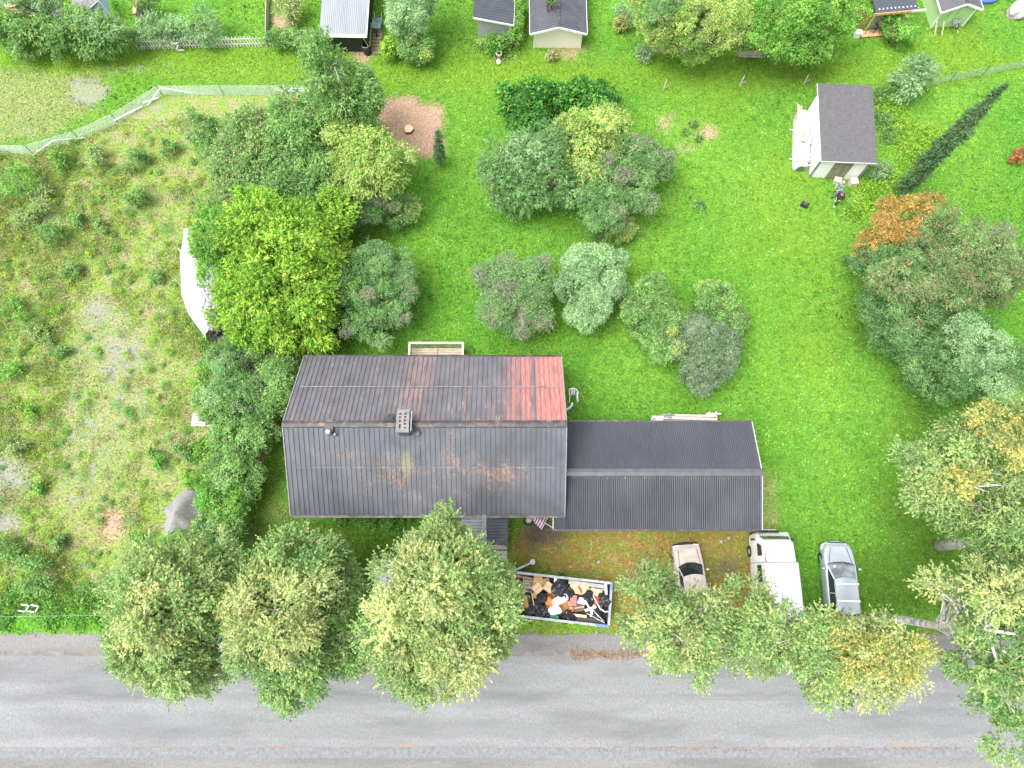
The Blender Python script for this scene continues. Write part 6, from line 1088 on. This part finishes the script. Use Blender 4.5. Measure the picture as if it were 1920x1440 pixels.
# ------------------------------------------------------------------ people
SKIN = mat('skin', (.55,.33,.24), .6, .05)
def skinned(name, verts, edges, radii, m, parent, root=0, sub=2):
    me = bpy.data.meshes.new(name); me.from_pydata(verts, edges, []); o = bpy.data.objects.new(name, me); C.objects.link(o); o.parent = parent; me.materials.append(m)
    o.modifiers.new('skin', 'SKIN'); 
    sv = me.skin_vertices[0].data
    for i, r_ in enumerate(radii): sv[i].radius = (r_, r_) if not hasattr(r_, '__len__') else r_
    sv[root].use_root = True; s_ = o.modifiers.new('sub', 'SUBSURF'); s_.levels = sub; s_.render_levels = sub; return o
def person(label, loc, rot, hgt, jm, tm, sm, hm, stride=.22, arm=.35, lean=.06, hair_len=.25):
    t = thing('person', label, 'person', loc, rot); k = hgt/1.7; z = lambda a: a*k; s_ = stride
    J = {'pel': (0,0,z(.93)), 'wst': (0,lean*.3,z(1.08)), 'chs': (0,lean,z(1.30)), 'nck': (0,lean*1.3,z(1.45)), 'hd0': (0,lean*1.5+.02,z(1.53)), 'hd1': (0,lean*1.6+.03,z(1.62)), 'hd2': (0,lean*1.6,z(1.67))}
    for sd, x in (('l', -1), ('r', 1)):
        f = s_ if sd == 'l' else -s_
        J['hip'+sd] = (x*.09*k,0,z(.88)); J['kne'+sd] = (x*.10*k,f*.55+.03,z(.49)); J['ank'+sd] = (x*.10*k,f-.03,z(.09)); J['toe'+sd] = (x*.12*k,f+.13*k,z(.04))
        J['sho'+sd] = (x*.17*k,lean,z(1.38)); J['elb'+sd] = (x*.25*k,lean+arm*.1,z(1.12)); J['wri'+sd] = (x*.15*k,lean+arm*.75,z(1.08)); J['hnd'+sd] = (x*.11*k,lean+arm*.95,z(1.09))
        for q_ in range(5): a = (q_-2)*.02*k; J['f%d%s' % (q_, sd)] = (x*.10*k+a, lean+arm*.95+(.09-.012*abs(q_-1.5))*k*(1 if q_ < 4 else .45), z(1.08)-.012*abs(q_-2))
    E_ = [('pel','wst'),('wst','chs'),('chs','nck'),('nck','hd0'),('hd0','hd1'),('hd1','hd2')]
    for sd in 'lr': E_ += [('pel','hip'+sd),('hip'+sd,'kne'+sd),('kne'+sd,'ank'+sd),('ank'+sd,'toe'+sd),('chs','sho'+sd),('sho'+sd,'elb'+sd),('elb'+sd,'wri'+sd),('wri'+sd,'hnd'+sd)]+[('hnd'+sd,'f%d%s' % (q_, sd)) for q_ in range(5)]
    rad = {'pel':(.13,.10),'wst':(.12,.09),'chs':(.14,.10),'nck':.05,'hd0':.075,'hd1':.09,'hd2':.06,'hip':.085,'kne':.055,'ank':.038,'toe':.03,'sho':.055,'elb':.04,'wri':.026,'hnd':.03,'f':.009}
    def rr(n_, add=0):
        v_ = rad.get(n_) or rad.get(n_[:3]) or rad['f']; return tuple((a+add)*k for a in v_) if hasattr(v_, '__len__') else (v_+add)*k
    def mk(name, keys, m, add, root):
        ks = [n_ for n_ in J if n_ in keys]; ix = {n_: i for i, n_ in enumerate(ks)}
        return skinned(name, [J[n_] for n_ in ks], [(ix[a], ix[b]) for a, b in E_ if a in ix and b in ix], [rr(n_, add) for n_ in ks], m, t, ix[root])
    mk('body', set(J), SKIN, 0, 'pel')
    mk('jacket', {'pel','wst','chs','shol','shor','elbl','elbr','wril','wrir'}, jm, .022, 'chs')
    mk('trousers', {'pel','hipl','hipr','knel','kner','ankl','ankr'}, tm, .018, 'pel')
    for sd in 'lr': mk('shoe', {'ank'+sd,'toe'+sd}, sm, .018, 'ank'+sd)
    hx, hy, hz = J['hd1']; MB().blob((hx,hy-.02*k,hz+.02*k), (.115*k,.125*k,.125*k), 3, .12, 3).blob((hx,hy-.08*k,hz-.12*k), (.10*k,.06*k,hair_len*k*.7), 5, .15, 3).build('hair', hm, t, smooth=True)
    m = MB().blob((hx,hy+.1*k,hz-.01*k), (.016,.02,.022), 1, 0); m.build('nose', SKIN, t, smooth=True)
    for x in (-.035,.035): MB().blob((hx+x*k,hy+.088*k,hz+.02*k), (.012,.008,.009), 1, 0, nu=8, nv=6).build('eye', BLACK, t)
    MB().blob((hx,hy+.088*k,hz-.045*k), (.026,.008,.008), 1, 0, nu=8, nv=6).build('mouth', mat('lips', (.4,.13,.12), .5), t)
    return t
q = P(1561, 367); person('blonde person in a grey-blue coat standing by the white shed', (q.x+.12, q.y+.05, 0), R(120), 1.68, mat('grey_blue_cloth', (.22,.30,.36), .85), mat('grey_trousers', (.17,.20,.22), .85), BLACK, mat('blonde_hair', (.42,.30,.17), .7, .25, 8), .25)
q = P(1564, 382); person('brown-haired person in navy top and dark trousers, white shoes', (q.x+.05, q.y, 0), R(135), 1.55, mat('navy_cloth', (.018,.02,.06), .85), mat('dark_trousers', (.022,.02,.028), .85), WHITE, mat('brown_hair', (.16,.085,.045), .7, .25, 8), .2)
q = P(1507, 386); t = thing('black_bag', 'black shoulder bag standing alone on the lawn', 'bag', (q.x, q.y, 0), R(-35)); bm = mat('black_fabric', (.03,.034,.042), .6, .2); MB().loft([[(x*s_, y*s_, z) for x, y in ((-.22,-.15),(.22,-.15),(.24,0),(.22,.15),(-.22,.15),(-.24,0))] for s_, z in ((.95,0),(1.05,.12),(1,.26),(.8,.32))], close=True).build('bag_body', bm, t); MB().tube([(-.15,0,.3),(-.1,0,.42),(.1,0,.42),(.15,0,.3)], .02, 6).build('handle', bm, t); MB().box((0,0,.33),(.26,.03,.01)).build('zip', CHROME, t)
# ------------------------------------------------------------------ loose garden things
def simple(mb, name, m, label, cat, loc, rot=0, smooth=False, group=None):
    o = mb.build(name, m, label=label, cat=cat, smooth=smooth, group=group); o.location = loc; o.rotation_euler = (0,0,rot); return o
CBB = mat('bleached_board', (.60,.52,.40), .8, .1, 4)
q = P(1571, 339, .3); t = thing('wooden_crate', 'pale square crate in front of the shed door', 'crate', (q.x, q.y+.05, 0), R(-14)); MB().box((0,0,.2),(.44,.34,.36)).build('crate_body', CBB, t); MB().box((0,0,.395),(.48,.38,.025)).build('crate_top', CBB, t)
q = P(1602, 340, .4); t = thing('wooden_crate', 'taller pale crate at the right front corner of the white shed', 'crate', (q.x, q.y, 0), R(4)); MB().box((0,0,.25),(.48,.42,.46)).build('crate_body', CBB, t); MB().box((-.03,0,.5),(.46,.46,.03)).build('crate_top', CBB, t)
# covered timber stack beside white shed
q = P(1500, 268); t = thing('covered_timber_stack', 'grey tarpaulin covered timber stack along the white shed', 'timber stack', (q.x, q.y, 0), R(-7)); secs = []
for y, w_ in ((-2.25,.35),(-2.1,.5),(-1,.56),(0,.54),(1.2,.5),(2.1,.46),(2.2,.3)):
    secs.append([(w_*x+.04*mnoise.noise(Vector((y*2, x*3, 1))), y, .02+.6*(1-abs(x)**6)+.05*mnoise.noise(Vector((y*1.5, x*2, 4)))) for x in np.linspace(-1, 1, 15)])
MB().loft(secs).build('tarpaulin', mat('grey_white_tarp', (.45,.46,.45), .6, .12, 2, bump=.03), t, smooth=True)
for i, (x, y0, y1, z, w_) in enumerate(((-.34,-2.0,2.5,.68,.14),(-.20,-1.2,2.4,.7,.12),(-.28,-2.1,.2,.74,.10))): MB().beam((x,y0,z),(x-.05+.03*i,y1,z),w_,.05).build('plank', mat('stack_plank', (.48,.41,.34), .8, .2, 4), t)
MB().tube([(.25,-1.9,.66),(.28,2.0,.68)], .15, 10).build('rolled_sheet', mat('rolled_sheet', (.55,.54,.50), .7, .1, 3), t)
MB().patch((-.28,-.35,.8),(.42,-.65,.85),(.5,.15,.85),(-.2,.35,.8),8,8,.03).build('red_white_cloth', (lambda k: (k.col(k.ramp(k.noise(k.coord(), 7, 3), [(.42,(.72,.7,.68)),(.5,(.62,.25,.2))])), k.m)[1])(NT('red_white_cloth')), t)
for y in (-1.4, .9): MB().beam((-.75,y,.06),(.5,y,.06),.1,.1).build('bearer', GREYWOOD, t)
# wheelbarrows
def barrow(label, loc, rot, m, tiltx):
    t = thing('wheelbarrow', label, 'wheelbarrow', loc); t.rotation_euler = (tiltx, 0, rot); pr = lambda s_, z: [(.33*s_,-.40*s_,z),(.33*s_,.36*s_,z),(.2*s_,.5*s_,z),(-.2*s_,.5*s_,z),(-.33*s_,.36*s_,z),(-.33*s_,-.40*s_,z)]
    MB().loft([pr(.6,.32), pr(1,.6)], close=True, caps=False).add(pr(.6,.32), [tuple(range(6))]).build('tray', m, t)
    for s_ in (-1, 1): MB().tube([(s_*.06,.62,.2),(s_*.22,.1,.3),(s_*.27,-.9,.55)], .02, 6).build('handle', CHROME, t); MB().tube([(s_*.22,-.25,.35),(s_*.24,-.35,0)], .02, 6).build('leg', CHROME, t)
    tyre(t, .19, .09, (0,.62,.19), 'x'); return t
q = P(1784, 60); barrow('grey wheelbarrow tipped up against the pale green shed', (q.x, q.y+.1, .15), R(172), mat('grey_blue_tray', (.30,.36,.38), .5, .15), R(48)); q = P(708, 54); barrow('blue-grey wheelbarrow standing beside the black shed', (q.x+.05, q.y, 0), R(178), mat('blue_tray', (.26,.38,.42), .5, .15), 0)
for (a, b, lab) in (((1752,68),(1757,41),'left pale pole leaning on the pale green shed'), ((1766,68),(1770,41),'right pale pole leaning on the pale green shed')):
    A = P(*a); B = P(b[0], b[1], 1.0); simple(MB().beam((0,0,.02), tuple(B-A), .07, .07), 'pale_pole', mat('pale_pole', (.66,.60,.38), .7), lab, 'pole', A, group='poles leaning on the green shed')
q = P(1847, 1); simple(MB().tube([(1.0*math.cos(a),.8*math.sin(a),.2) for a in [2*math.pi*i/24 for i in range(25)]], .1, 8).cyl((0,0,.08), .9, .1, 24), 'paddling_pool', mat('blue_rubber', (.06,.13,.40), .5), 'round blue paddling pool right of the pale green shed', 'pool', (q.x-.0, q.y+.5, 0))
q = P(1906, 22); simple(MB().blob((0,0,.25), (.95,.62,.5), 8, .4, 1.7, 26, 16, .12), 'boulder', mat('pale_rock', (.44,.40,.38), .9, .2, 4, bump=.03, dirt=(.3,.28,.27)), 'pale grey boulder on the grass in the upper right corner', 'boulder', q, R(35), True)
q = P(767, 245); t = thing('tree_stump', 'freshly cut pale tree stump on red sawdust', 'stump', tuple(q)); pr = [(.30*math.cos(a)*(1+.12*math.sin(3*a+1)),.30*math.sin(a)*(1+.1*math.sin(5*a))) for a in [2*math.pi*i/20 for i in range(20)]]; MB().prism([(x*1.08,y*1.08) for x,y in pr], -.02, .22).build('bark', BARK, t); MB().prism(pr, .22, .24).build('cut_face', mat('fresh_cut_wood', (.74,.60,.36), .8, .1, 5), t)
for (px, py, lab) in ((1244,168,'left little grey stake on the upper lawn'),(1388,160,'middle little grey stake on the upper lawn'),(1507,158,'little grey stake just left of the white shed roof')):
    simple(MB().tube([(0,0,0),(.1,.25,.7)], .045, 6).tube([(.05,.05,.1),(.25,.0,.45)], .03, 5), 'stake', GREYWOOD, lab, 'stake', P(px, py))
# white frames and wire by the road verge, cable
for (px, py, lab) in ((52,1140,'left white angled bench frame on the verge'),(70,1141,'right white angled bench frame on the verge')):
    simple(MB().beam((-.22,.16,.35),(.25,.18,.35),.08,.04).beam((-.25,-.18,.35),(.2,-.16,.35),.07,.04).beam((.25,.2,.35),(.16,-.2,.35),.07,.04).tube([(-.2,.15,.33),(-.25,.15,0)],.02,5).tube([(.2,-.15,.33),(.22,-.18,0)],.02,5), 'white_bench', mat('dull_white', (.55,.57,.53), .6), lab, 'bench', P(px, py), R(-12), group='white frames on the verge')
A, Bp = P(-20, 1157, 1.0), P(235, 1153, 1.0); t = thing('wire_fence', 'single white wire strung along the road verge', 'fence', (A.x, A.y, 0)); pts = [A.lerp(Bp, i/12)+Vector((0,0,-.12*math.sin(math.pi*i/12))) for i in range(13)]; MB().tube(pts, .009, 4).build('wire', CHROME, t, world=True)
for p in (A, Bp): MB().tube([(p.x,p.y,0),(p.x,p.y,1.05)], .03, 6).build('post', GREYWOOD, t, world=True)
q = P(22, 1155)
# rain barrel, chimney pot ornament, ball, box, bicycles
q = P(690, 100); t = thing('rain_barrel', 'black open rain barrel at the corner of the black shed', 'barrel', tuple(q)); MB().loft([[(r_*math.cos(a), r_*math.sin(a), z) for a in [2*math.pi*i/24 for i in range(24)]] for r_, z in ((.25,0),(.31,.4),(.28,.85),(.24,.85),(.24,.55))], close=True, caps=False).add([(.24*math.cos(a),.24*math.sin(a),.56) for a in [2*math.pi*i/24 for i in range(24)]], [tuple(range(24))]).build('barrel_body', BLACK, t, smooth=True); MB().tube([(.28*math.cos(a),.28*math.sin(a),.86) for a in [2*math.pi*i/24 for i in range(25)]], .02, 6).build('barrel_rim', CHROME, t)
t = thing('plank_path', 'short boardwalk of brown planks beside the black shed', 'path', tuple(P(707, 78)), R(0))
for i in range(7): MB().box((.02*((i*7) % 3), -.95+.31*i, .04), (.62,.25,.05)).build('plank', mat('brown_plank', (.34,.26,.18), .85, .25, 5), t)
MB().box((-.45,.1,.15),(.05,2.6,.3)).build('edge_board', GREYWOOD, t)
q = P(936, 112); t = thing('garden_ornament', 'stone pot on a pedestal at the bed edge', 'ornament', tuple(q)); MB().loft([[(r_*math.cos(a), r_*math.sin(a), z) for a in [2*math.pi*i/18 for i in range(18)]] for r_, z in ((.16,0),(.1,.1),(.09,.4),(.2,.5),(.22,.68),(.16,.68),(.14,.55))], close=True, caps=True).build('pot', mat('stone_pot', (.45,.38,.33), .85, .15), t, smooth=True); MB().cyl((0,0,.6), .13, .04, 14).build('soil', BLACK, t)
simple(MB().blob((0,0,.12), (.16,.2,.13), 2, .15), 'white_stone', mat('white_stone', (.75,.73,.68), .8), 'white stone just below the stone pot', 'stone', P(935, 118), 0, True)
q = P(1606, 68); t = thing('white_box', 'small white plastic box beside the bicycles', 'box', tuple(q), R(-10)); MB().box((0,0,.2),(.36,.34,.4)).build('box_body', PLASTIC, t); MB().box((0,0,.42),(.4,.38,.04)).build('lid', PLASTIC, t)
def bike(label, px, py, rot):
    q = P(px, py); t = thing('bicycle', label, 'bicycle', (q.x, q.y, 0)); t.rotation_euler = (R(-14), 0, rot)
    for x in (-.52, .52):
        w = thing('wheel', None, None, (x,0,.33)); w.parent = t; MB().tube([(.32*math.cos(a),0,.32*math.sin(a)) for a in [2*math.pi*i/24 for i in range(25)]], .022, 6).build('tyre', BLACK, w)
        m = MB(); [m.tube([(0,0,0),(.31*math.cos(a),0,.31*math.sin(a))], .004, 3) for a in [2*math.pi*i/10 for i in range(10)]]; m.build('spokes', CHROME, w)
    MB().tube([(-.52,0,.33),(-.12,0,.30),(.34,0,.72),(-.2,0,.74),(-.12,0,.30)], .018, 6).tube([(-.52,0,.33),(-.2,0,.74)], .014, 6).tube([(.52,0,.33),(.34,0,.85)], .018, 6).build('frame', mat('bike_frame', (.08,.085,.10), .4), t)
    MB().box((-.22,0,.86),(.26,.14,.05)).build('saddle', BLACK, t); MB().tube([(.28,-.28,.92),(.36,-.1,.9),(.36,.1,.9),(.28,.28,.92)], .014, 6).build('handlebar', CHROME, t); return t
bike('bicycle leaning on the timber shelter, fully visible', 1641, 66, R(6)); bike('bicycle half swallowed by the round green bush', 1662, 63, R(-8))
# small stones and litter in the driveway
for i, (px, py) in enumerate(((1366,1009),(1122,1054),(1352,1016))): simple(MB().blob((0,0,.05), (.11,.09,.08), i, .3), 'pale_stone', CONC, ['pale stone on the drive near the garage right end','pale stone on the drive right of the skip arm','smaller pale stone left of the garage end stone'][i], 'stone', P(px, py), i, True)

print('LEAVES', NL[0])
